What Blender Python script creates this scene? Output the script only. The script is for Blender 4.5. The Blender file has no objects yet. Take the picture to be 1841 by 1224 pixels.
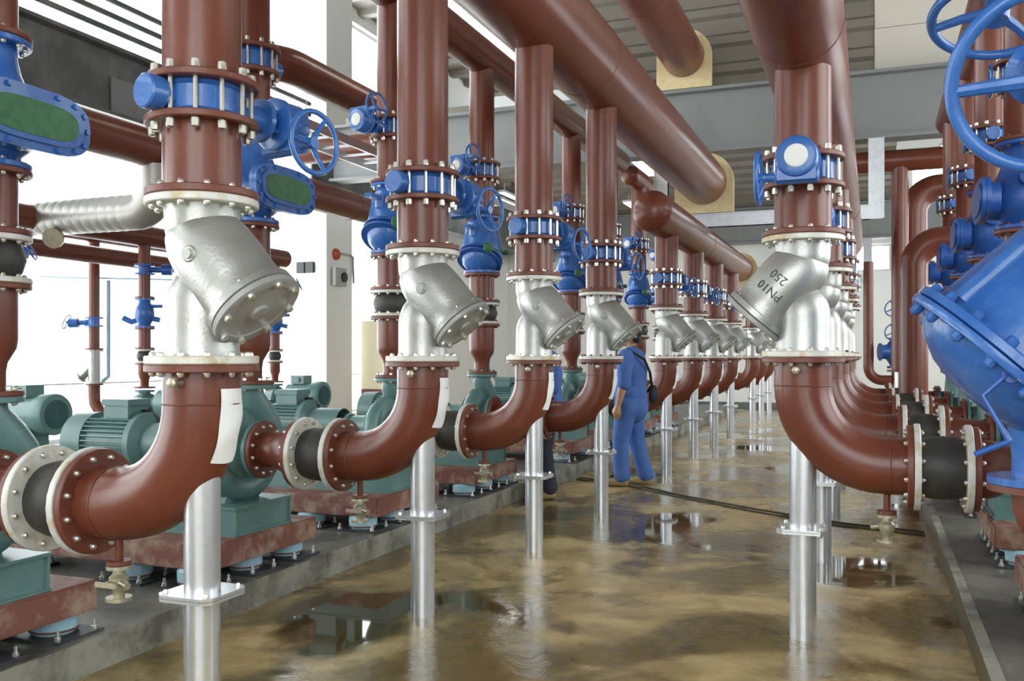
import bpy, bmesh, math, random
from math import pi, sin, cos, radians, sqrt, atan2
from mathutils import Vector, Matrix, Quaternion

random.seed(7)
S = bpy.context.scene
COL = S.collection

# ------------------------------------------------------------------ camera
cam_data = bpy.data.cameras.new('camera')
cam_data.sensor_width = 36.0
cam_data.lens = 32.66
cam_data.shift_y = 0.0152
cam_data.clip_start = 0.05
cam = bpy.data.objects.new('camera', cam_data)
cam.location = (0, 0, 1.39)
cam.rotation_euler = (radians(90), 0, radians(21.2))
COL.objects.link(cam)
S.camera = cam

# ------------------------------------------------------------------ world, exposure
W = bpy.data.worlds.new('overcast_sky')
S.world = W
W.use_nodes = True
bg = W.node_tree.nodes['Background']
bg.inputs[0].default_value = (0.93, 0.97, 1.0, 1)
bg.inputs[1].default_value = 5.5
S.view_settings.view_transform = 'Standard'
S.view_settings.look = 'None'
S.view_settings.gamma = 1
S.view_settings.use_curve_mapping = False
S.view_settings.exposure = 0.28

def portal(name, loc, rot, sx, sy):
    d = bpy.data.lights.new(name, 'AREA')
    d.shape = 'RECTANGLE'; d.size = sx; d.size_y = sy
    d.cycles.is_portal = True
    o = bpy.data.objects.new(name, d)
    o.location = loc; o.rotation_euler = rot
    COL.objects.link(o)
    return o

XL, XR, YB, YE, ZC = -10.0, 4.6, -4.0, 25.4, 8.6       # room limits
portal('daylight_left', (XL - .32, 7.8, 4.3), (0, radians(-90), 0), 8.2, 24.2)
portal('daylight_right', (XR + .32, 10.4, 4.0), (0, radians(90), 0), 5.8, 29.4)
portal('daylight_rear', (.6, YB - .32, 3.6), (radians(90), 0, 0), 6.6, 5.2)

# ------------------------------------------------------------------ materials
def mat(name, col, rough=.45, metal=0.0, var=0.0, vscale=6.0, col2=None, bump=0.0, bscale=40.0,
        spec=.5, coat=0.0, thresh=(.45, .65), detail=4.0, chips=None):
    m = bpy.data.materials.new(name); m.use_nodes = True
    nt = m.node_tree; N = nt.nodes; L = nt.links
    b = N['Principled BSDF']
    b.inputs['Base Color'].default_value = (*col, 1)
    b.inputs['Roughness'].default_value = rough
    b.inputs['Metallic'].default_value = metal
    b.inputs['Specular IOR Level'].default_value = spec
    b.inputs['Coat Weight'].default_value = coat
    if col2 is not None or bump:
        tc = N.new('ShaderNodeTexCoord')
        geo = N.new('ShaderNodeNewGeometry')
    if col2 is not None:
        nz = N.new('ShaderNodeTexNoise'); nz.inputs['Scale'].default_value = vscale
        nz.inputs['Detail'].default_value = detail; nz.inputs['Roughness'].default_value = .62
        L.new(geo.outputs['Position'], nz.inputs['Vector'])
        mr = N.new('ShaderNodeMapRange')
        mr.inputs[1].default_value = thresh[0]; mr.inputs[2].default_value = thresh[1]
        mr.inputs[3].default_value = 0.0; mr.inputs[4].default_value = var
        L.new(nz.outputs['Fac'], mr.inputs[0])
        mx = N.new('ShaderNodeMix'); mx.data_type = 'RGBA'
        mx.inputs[6].default_value = (*col, 1); mx.inputs[7].default_value = (*col2, 1)
        L.new(mr.outputs[0], mx.inputs[0])
        L.new(mx.outputs[2], b.inputs['Base Color'])
        if chips:
            n3 = N.new('ShaderNodeTexNoise'); n3.inputs['Scale'].default_value = chips[1]
            n3.inputs['Detail'].default_value = 5.0; n3.inputs['Roughness'].default_value = .7
            L.new(geo.outputs['Position'], n3.inputs['Vector'])
            m3 = N.new('ShaderNodeMapRange'); m3.inputs[1].default_value = chips[2]; m3.inputs[2].default_value = chips[2] + .03
            m3.inputs[4].default_value = chips[3]
            L.new(n3.outputs['Fac'], m3.inputs[0])
            x3 = N.new('ShaderNodeMix'); x3.data_type = 'RGBA'; x3.inputs[7].default_value = (*chips[0], 1)
            L.new(m3.outputs[0], x3.inputs[0]); L.new(mx.outputs[2], x3.inputs[6])
            L.new(x3.outputs[2], b.inputs['Base Color'])
    if bump:
        n2 = N.new('ShaderNodeTexNoise'); n2.inputs['Scale'].default_value = bscale
        n2.inputs['Detail'].default_value = 3.0
        L.new(geo.outputs['Position'], n2.inputs['Vector'])
        bp = N.new('ShaderNodeBump'); bp.inputs['Strength'].default_value = bump
        bp.inputs['Distance'].default_value = .01
        L.new(n2.outputs['Fac'], bp.inputs['Height'])
        L.new(bp.outputs[0], b.inputs['Normal'])
    return m

M = {}
M['oxide'] = mat('red_oxide_paint', (.165, .043, .022), .29, var=.6, vscale=2.6, col2=(.118, .028, .015), bump=.10, bscale=18, chips=((.26, .085, .055), 7, .66, .45))
M['oxide_flange'] = mat('red_oxide_flange_paint', (.165, .044, .025), .42, var=.5, vscale=9, col2=(.11, .04, .026), bump=.12, bscale=60, chips=((.30, .20, .13), 24, .66, .6))
M['blue'] = mat('blue_enamel', (.030, .125, .410), .26, var=.6, vscale=7, col2=(.065, .19, .50), bump=.10, bscale=45, coat=.2, chips=((.30, .27, .26), 16, .665, .7))
M['bluedark'] = mat('dark_blue_enamel', (.020, .085, .34), .32, var=.5, vscale=9, col2=(.03, .13, .42), bump=.1, bscale=45)
M['green'] = mat('sea_green_enamel', (.105, .205, .195), .33, var=.6, vscale=5, col2=(.15, .265, .25), bump=.05, bscale=50)
M['greendark'] = mat('dark_green_plastic', (.03, .10, .095), .5)
M['plate'] = mat('green_nameplate', (.030, .135, .045), .4, var=.6, vscale=22, col2=(.05, .19, .075), thresh=(.45, .55))
M['silver'] = mat('aluminium_paint', (.47, .47, .445), .37, metal=.68, var=.6, vscale=5, col2=(.35, .34, .31), bump=.12, bscale=70)
M['silver_rust'] = mat('rust_stained_aluminium_paint', (.66, .64, .56), .45, metal=.2, var=.9, vscale=9, col2=(.42, .27, .09), bump=.15, bscale=60, thresh=(.5, .68))
M['cast'] = mat('grey_cover_paint', (.36, .36, .345), .45, metal=.3, var=.5, vscale=12, col2=(.36, .35, .32), bump=.1, bscale=60)
M['post'] = mat('galvanised_tube', (.74, .75, .78), .30, metal=.85, var=.5, vscale=20, col2=(.64, .65, .68), bump=.03, bscale=80)
M['zinc'] = mat('zinc_plated_steel', (.72, .70, .62), .26, metal=.85)
M['whiteflange'] = mat('pale_flange_paint', (.66, .65, .61), .45, metal=.1, var=.7, vscale=14, col2=(.52, .40, .18), thresh=(.50, .68))
M['rubber'] = mat('black_rubber', (.035, .033, .029), .5, var=.6, vscale=9, col2=(.075, .068, .055))
M['paper'] = mat('white_paper', (.88, .88, .86), .7)
M['mount'] = mat('pale_blue_mount_paint', (.36, .56, .66), .45, var=.5, vscale=14, col2=(.28, .46, .55))
M['blackplate'] = mat('dark_steel_plate', (.035, .038, .045), .45, var=.6, vscale=16, col2=(.09, .085, .08))
M['inertia'] = mat('worn_oxide_inertia_block', (.20, .075, .055), .6, var=.85, vscale=7, col2=(.40, .29, .22), bump=.3, bscale=30, thresh=(.46, .66))
M['plinth'] = mat('damp_concrete', (.185, .178, .15), .45, var=.95, vscale=2.2, col2=(.055, .052, .044), bump=.25, bscale=30, thresh=(.4, .62))
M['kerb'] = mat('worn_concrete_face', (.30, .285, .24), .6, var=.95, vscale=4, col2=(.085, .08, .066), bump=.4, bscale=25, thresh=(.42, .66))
M['wet_shaded_face'] = mat('wet_shaded_concrete', (.085, .070, .038), .35, var=.8, vscale=4, col2=(.05, .04, .02), bump=.25, bscale=25)  # wet brown concrete, with the shadow on this face put into the colour
M['beam'] = mat('grey_steel_paint', (.22, .23, .225), .5, var=.4, vscale=1.6, col2=(.17, .175, .17))
M['beamdark'] = mat('dark_grey_steel_paint', (.10, .11, .108), .5, var=.7, vscale=2, col2=(.21, .21, .195))
M['wall'] = mat('white_plaster', (.86, .86, .83), .8, var=.3, vscale=1.5, col2=(.80, .80, .76))
M['beige'] = mat('beige_panel', (.60, .56, .48), .7, var=.3, vscale=1.2, col2=(.55, .51, .44))
M['deck'] = mat('ceiling_deck', (.20, .18, .15), .45, metal=.25, var=.5, vscale=1.0, col2=(.15, .125, .10))
M['wood'] = mat('pale_wood_block', (.72, .58, .32), .6, var=.6, vscale=10, col2=(.58, .45, .24))
M['alu'] = mat('brushed_channel', (.62, .64, .67), .32, metal=.6, var=.5, vscale=12, col2=(.50, .51, .53))
M['foil'] = mat('aluminium_cladding', (.36, .345, .32), .40, metal=.6)
M['frame'] = mat('window_frame_paint', (.62, .63, .62), .5)
M['cream'] = mat('cream_paint', (.72, .66, .48), .55)
M['grey'] = mat('grey_box_paint', (.40, .41, .40), .5)
M['red'] = mat('red_plastic', (.42, .06, .03), .4)
M['black'] = mat('black_plastic', (.02, .02, .022), .5)
M['cable'] = mat('black_cable', (.02, .018, .015), .5)
M['work'] = mat('blue_cotton', (.075, .165, .46), .85, var=.6, vscale=8, col2=(.055, .125, .38), bump=.7, bscale=16)
M['darkwork'] = mat('dark_cotton', (.03, .032, .045), .85, bump=.6, bscale=16)
M['skin'] = mat('skin', (.52, .29, .17), .55, var=.3, vscale=20, col2=(.45, .23, .13))
M['hair'] = mat('black_hair', (.012, .010, .009), .5)
M['strap'] = mat('dark_webbing', (.025, .025, .035), .7)
M['shoe'] = mat('tan_shoe', (.34, .24, .10), .6)
M['eye'] = mat('eye_white', (.7, .68, .64), .3)
M['brass'] = mat('weathered_brass', (.50, .46, .34), .38, metal=.7, var=.6, vscale=30, col2=(.38, .33, .22))
M['dial'] = mat('white_dial', (.80, .80, .76), .5)
M['ink'] = mat('dark_cast_lettering', (.05, .05, .045), .6)

def emis(name, col, strength):
    m = bpy.data.materials.new(name); m.use_nodes = True
    nt = m.node_tree; nt.nodes.remove(nt.nodes['Principled BSDF'])
    e = nt.nodes.new('ShaderNodeEmission')
    e.inputs[0].default_value = (*col, 1); e.inputs[1].default_value = strength
    nt.links.new(e.outputs[0], nt.nodes['Material Output'].inputs[0])
    return m
M['lamp'] = emis('fluorescent_tube', (1.0, .97, .88), 9.0)

def glass():
    m = bpy.data.materials.new('window_glass'); m.use_nodes = True
    nt = m.node_tree; N = nt.nodes; L = nt.links; N.remove(N['Principled BSDF'])
    t = N.new('ShaderNodeBsdfTransparent'); t.inputs[0].default_value = (.97, .985, .98, 1)
    g = N.new('ShaderNodeBsdfGlossy'); g.inputs['Roughness'].default_value = .03
    mx = N.new('ShaderNodeMixShader'); mx.inputs[0].default_value = .06
    L.new(t.outputs[0], mx.inputs[1]); L.new(g.outputs[0], mx.inputs[2])
    L.new(mx.outputs[0], N['Material Output'].inputs[0])
    return m
M['glass'] = glass()

def floor_mat():
    m = bpy.data.materials.new('wet_stained_floor'); m.use_nodes = True
    nt = m.node_tree; N = nt.nodes; L = nt.links; b = N['Principled BSDF']
    geo = N.new('ShaderNodeNewGeometry')
    mp = N.new('ShaderNodeMapping'); mp.inputs['Scale'].default_value = (.85, .75, 1)
    L.new(geo.outputs['Position'], mp.inputs[0])
    def noise(scale, detail, rough=.55, dist=0.0, off=0.0):
        n = N.new('ShaderNodeTexNoise'); n.inputs['Scale'].default_value = scale
        n.inputs['Detail'].default_value = detail; n.inputs['Roughness'].default_value = rough
        n.inputs['Distortion'].default_value = dist
        if off:
            a = N.new('ShaderNodeVectorMath'); a.operation = 'ADD'; a.inputs[1].default_value = (off, off * .7, 0)
            L.new(mp.outputs[0], a.inputs[0]); L.new(a.outputs[0], n.inputs['Vector'])
        else:
            L.new(mp.outputs[0], n.inputs['Vector'])
        return n.outputs['Fac']
    def rng(src, a, b_, c=0.0, d=1.0):
        r = N.new('ShaderNodeMapRange'); r.interpolation_type = 'SMOOTHSTEP'
        r.inputs[1].default_value = a; r.inputs[2].default_value = b_
        r.inputs[3].default_value = c; r.inputs[4].default_value = d
        L.new(src, r.inputs[0]); return r.outputs[0]
    def mix(f, a, b_):
        x = N.new('ShaderNodeMix'); x.data_type = 'RGBA'
        L.new(f, x.inputs[0])
        for k, v in ((6, a), (7, b_)):
            if isinstance(v, tuple): x.inputs[k].default_value = (*v, 1)
            else: L.new(v, x.inputs[k])
        return x.outputs[2]
    big = noise(1.15, 5, .55, .6)
    stain = rng(big, .42, .585)
    fine = rng(noise(9, 5, .65, .3, 5), .35, .7)
    mid = rng(noise(2.7, 6, .6, .5, 11), .42, .64)
    dry = mix(fine, (.56, .43, .205), (.42, .31, .125))
    wet = mix(fine, (.165, .115, .034), (.105, .075, .021))
    c1 = mix(stain, dry, wet)
    c2 = mix(mid, c1, (.18, .125, .038))
    x = N.new('ShaderNodeMix'); x.data_type = 'RGBA'; x.inputs[0].default_value = .55
    L.new(c1, x.inputs[6]); L.new(c2, x.inputs[7])
    pud = rng(noise(.9, 4, .5, .4, 23), .535, .645)
    c3 = mix(pud, x.outputs[2], (.085, .062, .022))
    L.new(c3, b.inputs['Base Color'])
    r1 = N.new('ShaderNodeMix'); r1.data_type = 'FLOAT'
    L.new(stain, r1.inputs[0]); r1.inputs[2].default_value = .34; r1.inputs[3].default_value = .16
    r2 = N.new('ShaderNodeMix'); r2.data_type = 'FLOAT'
    L.new(pud, r2.inputs[0]); L.new(r1.outputs[0], r2.inputs[2]); r2.inputs[3].default_value = .04
    L.new(r2.outputs[0], b.inputs['Roughness'])
    bp = N.new('ShaderNodeBump'); bp.inputs['Strength'].default_value = .12; bp.inputs['Distance'].default_value = .01
    h = N.new('ShaderNodeMath'); h.operation = 'MULTIPLY'
    iv = N.new('ShaderNodeMath'); iv.operation = 'SUBTRACT'; iv.inputs[0].default_value = 1.0
    L.new(pud, iv.inputs[1]); L.new(fine, h.inputs[0]); L.new(iv.outputs[0], h.inputs[1])
    L.new(h.outputs[0], bp.inputs['Height']); L.new(bp.outputs[0], b.inputs['Normal'])
    return m
M['floor'] = floor_mat()

# ------------------------------------------------------------------ mesh helpers
def frame_for(d):
    d = Vector(d).normalized()
    up = Vector((0, 0, 1)) if abs(d.z) < .9 else Vector((1, 0, 0))
    u = up.cross(d).normalized()
    return u, d.cross(u).normalized(), d

class MB:
    def __init__(s): s.v = []; s.f = []
    def ring(s, c, u, w, r, n):
        i = len(s.v)
        for k in range(n):
            a = 2 * pi * k / n
            s.v.append(tuple(Vector(c) + u * (r * cos(a)) + w * (r * sin(a))))
        return i
    def bridge(s, a, b, n):
        for k in range(n):
            k2 = (k + 1) % n
            s.f.append((a + k, a + k2, b + k2, b + k))
    def cap(s, a, n, flip=False):
        q = tuple(range(a, a + n))
        s.f.append(tuple(reversed(q)) if flip else q)
    def lathe(s, prof, o=(0, 0, 0), d=(0, 0, 1), n=32, caps=True, closed=False):
        u, w, d = frame_for(d); o = Vector(o)
        rs = [s.ring(o + d * t, u, w, max(r, 1e-4), n) for t, r in prof]
        for a, b in zip(rs, rs[1:]): s.bridge(a, b, n)
        if closed: s.bridge(rs[-1], rs[0], n)
        elif caps:
            s.cap(rs[0], n, True); s.cap(rs[-1], n)
        return s
    def cyl(s, a, b, r, r2=None, n=16):
        a = Vector(a); b = Vector(b)
        return s.lathe([(0, r), ((b - a).length, r if r2 is None else r2)], a, b - a, n)
    def tube(s, pts, r, n=16, caps=True, closed=False):
        pts = [Vector(p) for p in pts]; m = len(pts)
        rr = r if isinstance(r, (list, tuple)) else [r] * m
        tans = []
        for i in range(m):
            if closed: t = pts[(i + 1) % m] - pts[i - 1]
            elif i == 0: t = pts[1] - pts[0]
            elif i == m - 1: t = pts[-1] - pts[-2]
            else: t = (pts[i + 1] - pts[i]).normalized() + (pts[i] - pts[i - 1]).normalized()
            tans.append(t.normalized())
        u, w, _ = frame_for(tans[0])
        rs = []
        for i in range(m):
            if i:
                q = tans[i - 1].rotation_difference(tans[i])
                u = q @ u; w = q @ w
            rs.append(s.ring(pts[i], u, w, rr[i], n))
        for a, b in zip(rs, rs[1:]): s.bridge(a, b, n)
        if closed: s.bridge(rs[-1], rs[0], n)
        elif caps:
            s.cap(rs[0], n, True); s.cap(rs[-1], n)
        return s
    def box(s, lo, hi, rot=None, o=None):
        i = len(s.v)
        for z in (lo[2], hi[2]):
            for x, y in ((lo[0], lo[1]), (hi[0], lo[1]), (hi[0], hi[1]), (lo[0], hi[1])):
                p = Vector((x, y, z))
                if rot is not None: p = rot @ p
                if o is not None: p = p + Vector(o)
                s.v.append(tuple(p))
        for q in ((3, 2, 1, 0), (4, 5, 6, 7), (0, 1, 5, 4), (1, 2, 6, 5), (2, 3, 7, 6), (3, 0, 4, 7)):
            s.f.append(tuple(i + k for k in q))
        return s
    def prism(s, poly, a, b, axis='z'):
        """poly: list of 2-d points, extruded from a to b along axis (poly in the other two axes, cyclic order)"""
        def pt(p, t):
            return {'z': (p[0], p[1], t), 'x': (t, p[0], p[1]), 'y': (p[1], t, p[0])}[axis]
        n = len(poly); i = len(s.v)
        for t in (a, b):
            for p in poly: s.v.append(pt(p, t))
        s.cap(i, n, True); s.cap(i + n, n); s.bridge(i, i + n, n)
        return s
    def mesh(s, name, m, ang=38, bevel=0.0):
        me = bpy.data.meshes.new(name)
        me.from_pydata(s.v, [], s.f); me.update()
        if bevel:
            bm = bmesh.new(); bm.from_mesh(me)
            es = [e for e in bm.edges if len(e.link_faces) == 2 and e.calc_face_angle(0) > radians(50)]
            bmesh.ops.bevel(bm, geom=es, offset=bevel, segments=2, affect='EDGES', clamp_overlap=True)
            bm.to_mesh(me); bm.free()
        me.materials.append(m)
        me.shade_smooth(); me.set_sharp_from_angle(angle=radians(ang))
        return me

CACHE = {}
def P(name, key, fn, m, parent=None, loc=(0, 0, 0), rot=(0, 0, 0), ang=38, bevel=0.0, label=None):
    """a part: a mesh object under its thing; the mesh is shared by every repeat with the same key"""
    k = (name, key, m)
    if key is None or k not in CACHE:
        mb = MB(); fn(mb)
        me = mb.mesh(name, M[m], ang, bevel)
        if key is not None: CACHE[k] = me
    else:
        me = CACHE[k]
    o = bpy.data.objects.new(name, me); COL.objects.link(o)
    o.location = loc; o.rotation_euler = rot
    if parent is not None: o.parent = parent
    if label: o['label'] = label
    return o

def T(name, label, cat, loc=(0, 0, 0), rz=0.0, group=None):
    o = bpy.data.objects.new(name, None); COL.objects.link(o)
    o.empty_display_size = .1
    o.location = loc; o.rotation_euler = (0, 0, rz)
    o['label'] = label; o['category'] = cat
    if group: o['group'] = group
    return o

def tag(o, label, cat, group=None):
    o['label'] = label; o['category'] = cat
    if group: o['group'] = group
    return o

def struct(name, fn, m, parent=None, ang=38):
    o = P(name, None, fn, m, parent, ang=ang)
    if parent is None: o['kind'] = 'structure'
    return o

RX = (0, pi / 2, 0)        # local z -> world +x

# ------------------------------------------------------------------ fittings
def bolt_geo(mb, L, r=.0125, c=(0, 0, 0)):
    x, y, z = c
    h = r * 1.25
    mb.lathe([(-h, r * .6), (-h * .55, r * .95), (0, r), (0, r * .5), (L, r * .5), (L, r), (L + h * .55, r * .95), (L + h, r * .6)],
             (x, y, z), (0, 0, 1), 8)

def flange(parent, at, rot, R, t, rp, nb, m, lod, boltL=0.0, br=.0125, bolt_z=0.0, rb=None):
    """raised plate from 0 to t along the local z; bolts run from bolt_z to bolt_z+boltL"""
    rb = rb or R - .030
    segs = 40 if lod > 1 else 28
    def ring(mb):
        mb.lathe([(0, rp * .8), (0, R - .004), (.004, R), (t - .004, R), (t, R - .004), (t, rp * .8)], n=segs, caps=False, closed=True)
        if lod < 2 and boltL:
            for k in range(nb):
                a = 2 * pi * (k + .5) / nb
                bolt_geo(mb, boltL, br, (rb * cos(a), rb * sin(a), bolt_z))
    f = P('flange', ('fl', R, t, rp, lod < 2 and (nb, boltL, br, bolt_z)), ring, m, parent, at, rot)
    if lod > 1 and boltL:
        for k in range(nb):
            a = 2 * pi * (k + .5) / nb
            P('bolt', ('b', round(boltL, 4), br), lambda mb: bolt_geo(mb, boltL, br), 'zinc', f,
              (rb * cos(a), rb * sin(a), bolt_z))
    return f

def wheel_geo(mb, R, rr, nsp=3, hub=.02, dish=.0, n=36):
    mb.tube([(R * cos(2 * pi * k / n), R * sin(2 * pi * k / n), 0) for k in range(n)], rr, 10, closed=True)
    mb.lathe([(-dish - hub * .9, hub), (-dish + hub * .9, hub)], n=14)
    for k in range(nsp):
        a = 2 * pi * k / nsp + .5
        mb.tube([(hub * .5 * cos(a), hub * .5 * sin(a), -dish), (R * .55 * cos(a), R * .55 * sin(a), -dish * .8),
                 (R * cos(a), R * sin(a), 0)], [rr * 1.25, rr * .95, rr * .85], 8)

EL_NECK, EL_R, EL_END = .14, .38, .50
def elbow_pts(n=14):
    pts = [(0, 0, 0), (0, 0, -EL_NECK * .5), (0, 0, -EL_NECK)]
    for k in range(1, n + 1):
        a = pi / 2 * k / n
        pts.append((-EL_R + EL_R * cos(a), 0, -EL_NECK - EL_R * sin(a)))
    pts.append((-EL_END, 0, -EL_NECK - EL_R))
    return pts
ZAX = EL_NECK + EL_R      # drop from the strainer seat to the suction axis

ROWS = {'left': dict(x=-2.25, rz=0.0, zI=1.36, word='left-hand'),
        'right': dict(x=-.32, rz=pi, zI=1.385, word='right-hand')}
ORD = ['first', 'second', 'third', 'fourth', 'fifth', 'sixth', 'seventh', 'eighth', 'ninth', 'tenth', 'eleventh']

class Line:
    def __init__(s, side, k, Y, lod):
        r = ROWS[side]
        s.side, s.k, s.Y, s.lod = side, k, Y, lod
        s.x, s.rz, s.zI = r['x'], r['rz'], r['zI']
        s.sg = 1 if side == 'left' else -1
        s.where = '%s %s line from the camera' % (ORD[k], r['word'])
        s.row = '%s row' % side
    def at(s, x, y, z):
        return (s.x + s.sg * x, s.Y + s.sg * y, z)
    def thing(s, name, label, cat, x, y, z, group, rz=0.0):
        return T(name, '%s on the %s' % (label, s.where), cat, s.at(x, y, z), s.rz + rz, '%s, %s' % (group, s.row))

def support(L):
    t = L.thing('pipe_support', 'bare metal tube support post', 'support post', 0, 0, 0, 'support posts under suction elbows')
    zs = .525
    P('lower_tube', 'low', lambda mb: mb.lathe([(0, .064), (zs, .064)], n=28), 'post', t)
    def plate(mb):
        a, c = .118, .03
        mb.prism([(a, -a + c), (a, a - c), (a - c, a), (-a + c, a), (-a, a - c), (-a, -a + c), (-a + c, -a), (a - c, -a)], 0, .011)
    for z in (zs, zs + .0125):
        f = P('joint_plate', 'jp', plate, 'post', t, (0, 0, z))
    if L.lod > 0:
        for sx in (-1, 1):
            for sy in (-1, 1):
                P('bolt', 'jb', lambda mb: bolt_geo(mb, .024, .010), 'zinc', f, (.088 * sx, .088 * sy, -.0125))
    zc = L.zI - EL_NECK
    def up(mb):
        n = 28; a = mb.ring((0, 0, zs + .0236), Vector((1, 0, 0)), Vector((0, 1, 0)), .064, n)
        b = len(mb.v)
        for k in range(n):
            x = .064 * cos(2 * pi * k / n); y = .064 * sin(2 * pi * k / n)
            rr = EL_R + sqrt(max(.137 ** 2 - y * y, 0))
            z = zc - sqrt(max(rr * rr - (x + EL_R) ** 2, .0)) + .006
            mb.v.append((x, y, z))
        mb.bridge(a, b, n); mb.cap(a, n, True); mb.cap(b, n)
    P('upper_tube', ('up', zc), up, 'post', t)
    return t

def elbow(L):
    t = L.thing('suction_elbow', 'red-oxide pipe elbow', 'pipe elbow', 0, 0, L.zI, 'suction elbows')
    P('bend', 'bend', lambda mb: mb.tube(elbow_pts(), .137, 40 if L.lod > 1 else 28, caps=False), 'oxide', t)
    flange(t, (0, 0, -.028), (0, 0, 0), .198, .028, .137, 12, 'oxide_flange', L.lod, .058, bolt_z=0.0)
    flange(t, (-EL_END, 0, -ZAX), RX, .198, .028, .137, 12, 'oxide_flange', L.lod, .058, bolt_z=-.030)
    if L.lod > 0:
        P('weld_seam', 'ws', lambda mb: mb.tube([(.1375 * cos(2 * pi * k / 40), .1375 * sin(2 * pi * k / 40), 0) for k in range(40)], .0035, 6, closed=True),
          'oxide_flange', t, (0, 0, -EL_NECK))
        P('weld_seam', 'ws', None, 'oxide_flange', t, (-EL_R - .02, 0, -ZAX), RX)
        P('test_plug', 'tp' + L.side, lambda mb: (mb.lathe([(0, .014), (.03, .014)], (0, 0, 0), (0, -L.sg, 0), 10),
                                         mb.lathe([(.03, .02), (.05, .02), (.055, .012)], (0, 0, 0), (0, -L.sg, 0), 6)), 'brass', t,
          (.02, -L.sg * .134, -.062))
    if L.side == 'left' and L.k < 8:
        def sheet(mb):
            R = .1405; rows = []
            for i in range(13):
                sdist = .085 + .265 * i / 12
                row = []
                for j in range(9):
                    a = radians(-24 + 48 * j / 8)
                    lift = .003 * sin(i * .9 + j * .5) + .0015
                    if sdist <= EL_NECK:
                        row.append(((R + lift) * cos(a), (R + lift) * sin(a), -sdist))
                    else:
                        th = (sdist - EL_NECK) / (EL_R + .12)
                        q = EL_R + (R + lift) * cos(a)
                        row.append((-EL_R + q * cos(th), (R + lift) * sin(a), -EL_NECK - q * sin(th)))
                rows.append(row)
            base = len(mb.v)
            for row in rows: mb.v.extend(row)
            nb = len(mb.v) - base
            for row in rows: mb.v.extend([(x - .0018, y, z) for x, y, z in row])
            for i in range(12):
                for j in range(8):
                    a = base + i * 9 + j
                    mb.f.append((a, a + 9, a + 10, a + 1)); mb.f.append((a + nb, a + 1 + nb, a + 10 + nb, a + 9 + nb))
        P('paper_sheet', 'paper', sheet, 'paper', t, label='blank white paper sheet stuck to the pipe')
    return t

def drain(L):
    t = L.thing('drain_valve', 'small brass drain valve', 'drain valve', -.385, 0, L.zI - ZAX - .13, 'drain valves')
    P('drop_pipe', 'dp', lambda mb: mb.lathe([(0, .016), (-.085, .016)][::-1], n=12), 'oxide', t)
    P('flange', 'df', lambda mb: mb.lathe([(-.10, .045), (-.085, .045)], n=18), 'oxide_flange', t)
    P('valve_body', 'db', lambda mb: mb.lathe([(-.235, .048), (-.222, .048), (-.222, .02), (-.195, .024), (-.175, .036), (-.15, .036), (-.135, .022),
                                               (-.117, .022), (-.117, .046), (-.103, .046)], n=18), 'brass', t)
    P('handle', 'dh', lambda mb: (mb.cyl((0, -.03, -.165), (0, -.062, -.165), .012, n=10), mb.box((-.05, -.068, -.175), (.05, -.060, -.157)),
                                  mb.cyl((.03, -.02, -.165), (.07, -.03, -.172), .014, n=10)), 'brass', t)
    return t

def rubber_h(L):
    t = L.thing('rubber_joint', 'level black rubber joint with pale flanges', 'rubber joint', -EL_END, 0, L.zI - ZAX, 'suction rubber joints')
    P('sleeve', 'rs', lambda mb: mb.lathe([(-.225, .135), (-.21, .138), (-.18, .146), (-.125, .150), (-.07, .146), (-.04, .138), (-.025, .135)], d=(1, 0, 0), n=36), 'rubber', t)
    flange(t, (-.030, 0, 0), RX, .205, .029, .137, 12, 'whiteflange', min(L.lod, 1), 0)
    flange(t, (-.250, 0, 0), RX, .205, .030, .137, 12, 'whiteflange', L.lod, .058, bolt_z=-.029)
    return t

def spool_h(L):
    t = L.thing('suction_reducer', 'short red-oxide suction reducer', 'pipe reducer', -EL_END - .251, 0, L.zI - ZAX, 'suction reducers')
    def body(mb):
        n = 32; pr = []
        for tt, r in ((-.02, .137), (-.06, .137), (-.10, .128), (-.14, .112), (-.17, .104), (-.20, .102), (-.265, .102)):
            pr.append(mb.ring((tt, 0, (.137 - r) * .35), Vector((0, 1, 0)), Vector((0, 0, 1)), r, n))
        for a, b in zip(pr, pr[1:]): mb.bridge(b, a, n)
    P('taper', 'tpr', body, 'oxide', t)
    flange(t, (-.028, 0, 0), RX, .198, .028, .137, 12, 'oxide_flange', min(L.lod, 1), 0)
    flange(t, (-.280, 0, .012), RX, .165, .026, .102, 12, 'oxide_flange', L.lod, .054, bolt_z=-.028)
    return t

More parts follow.
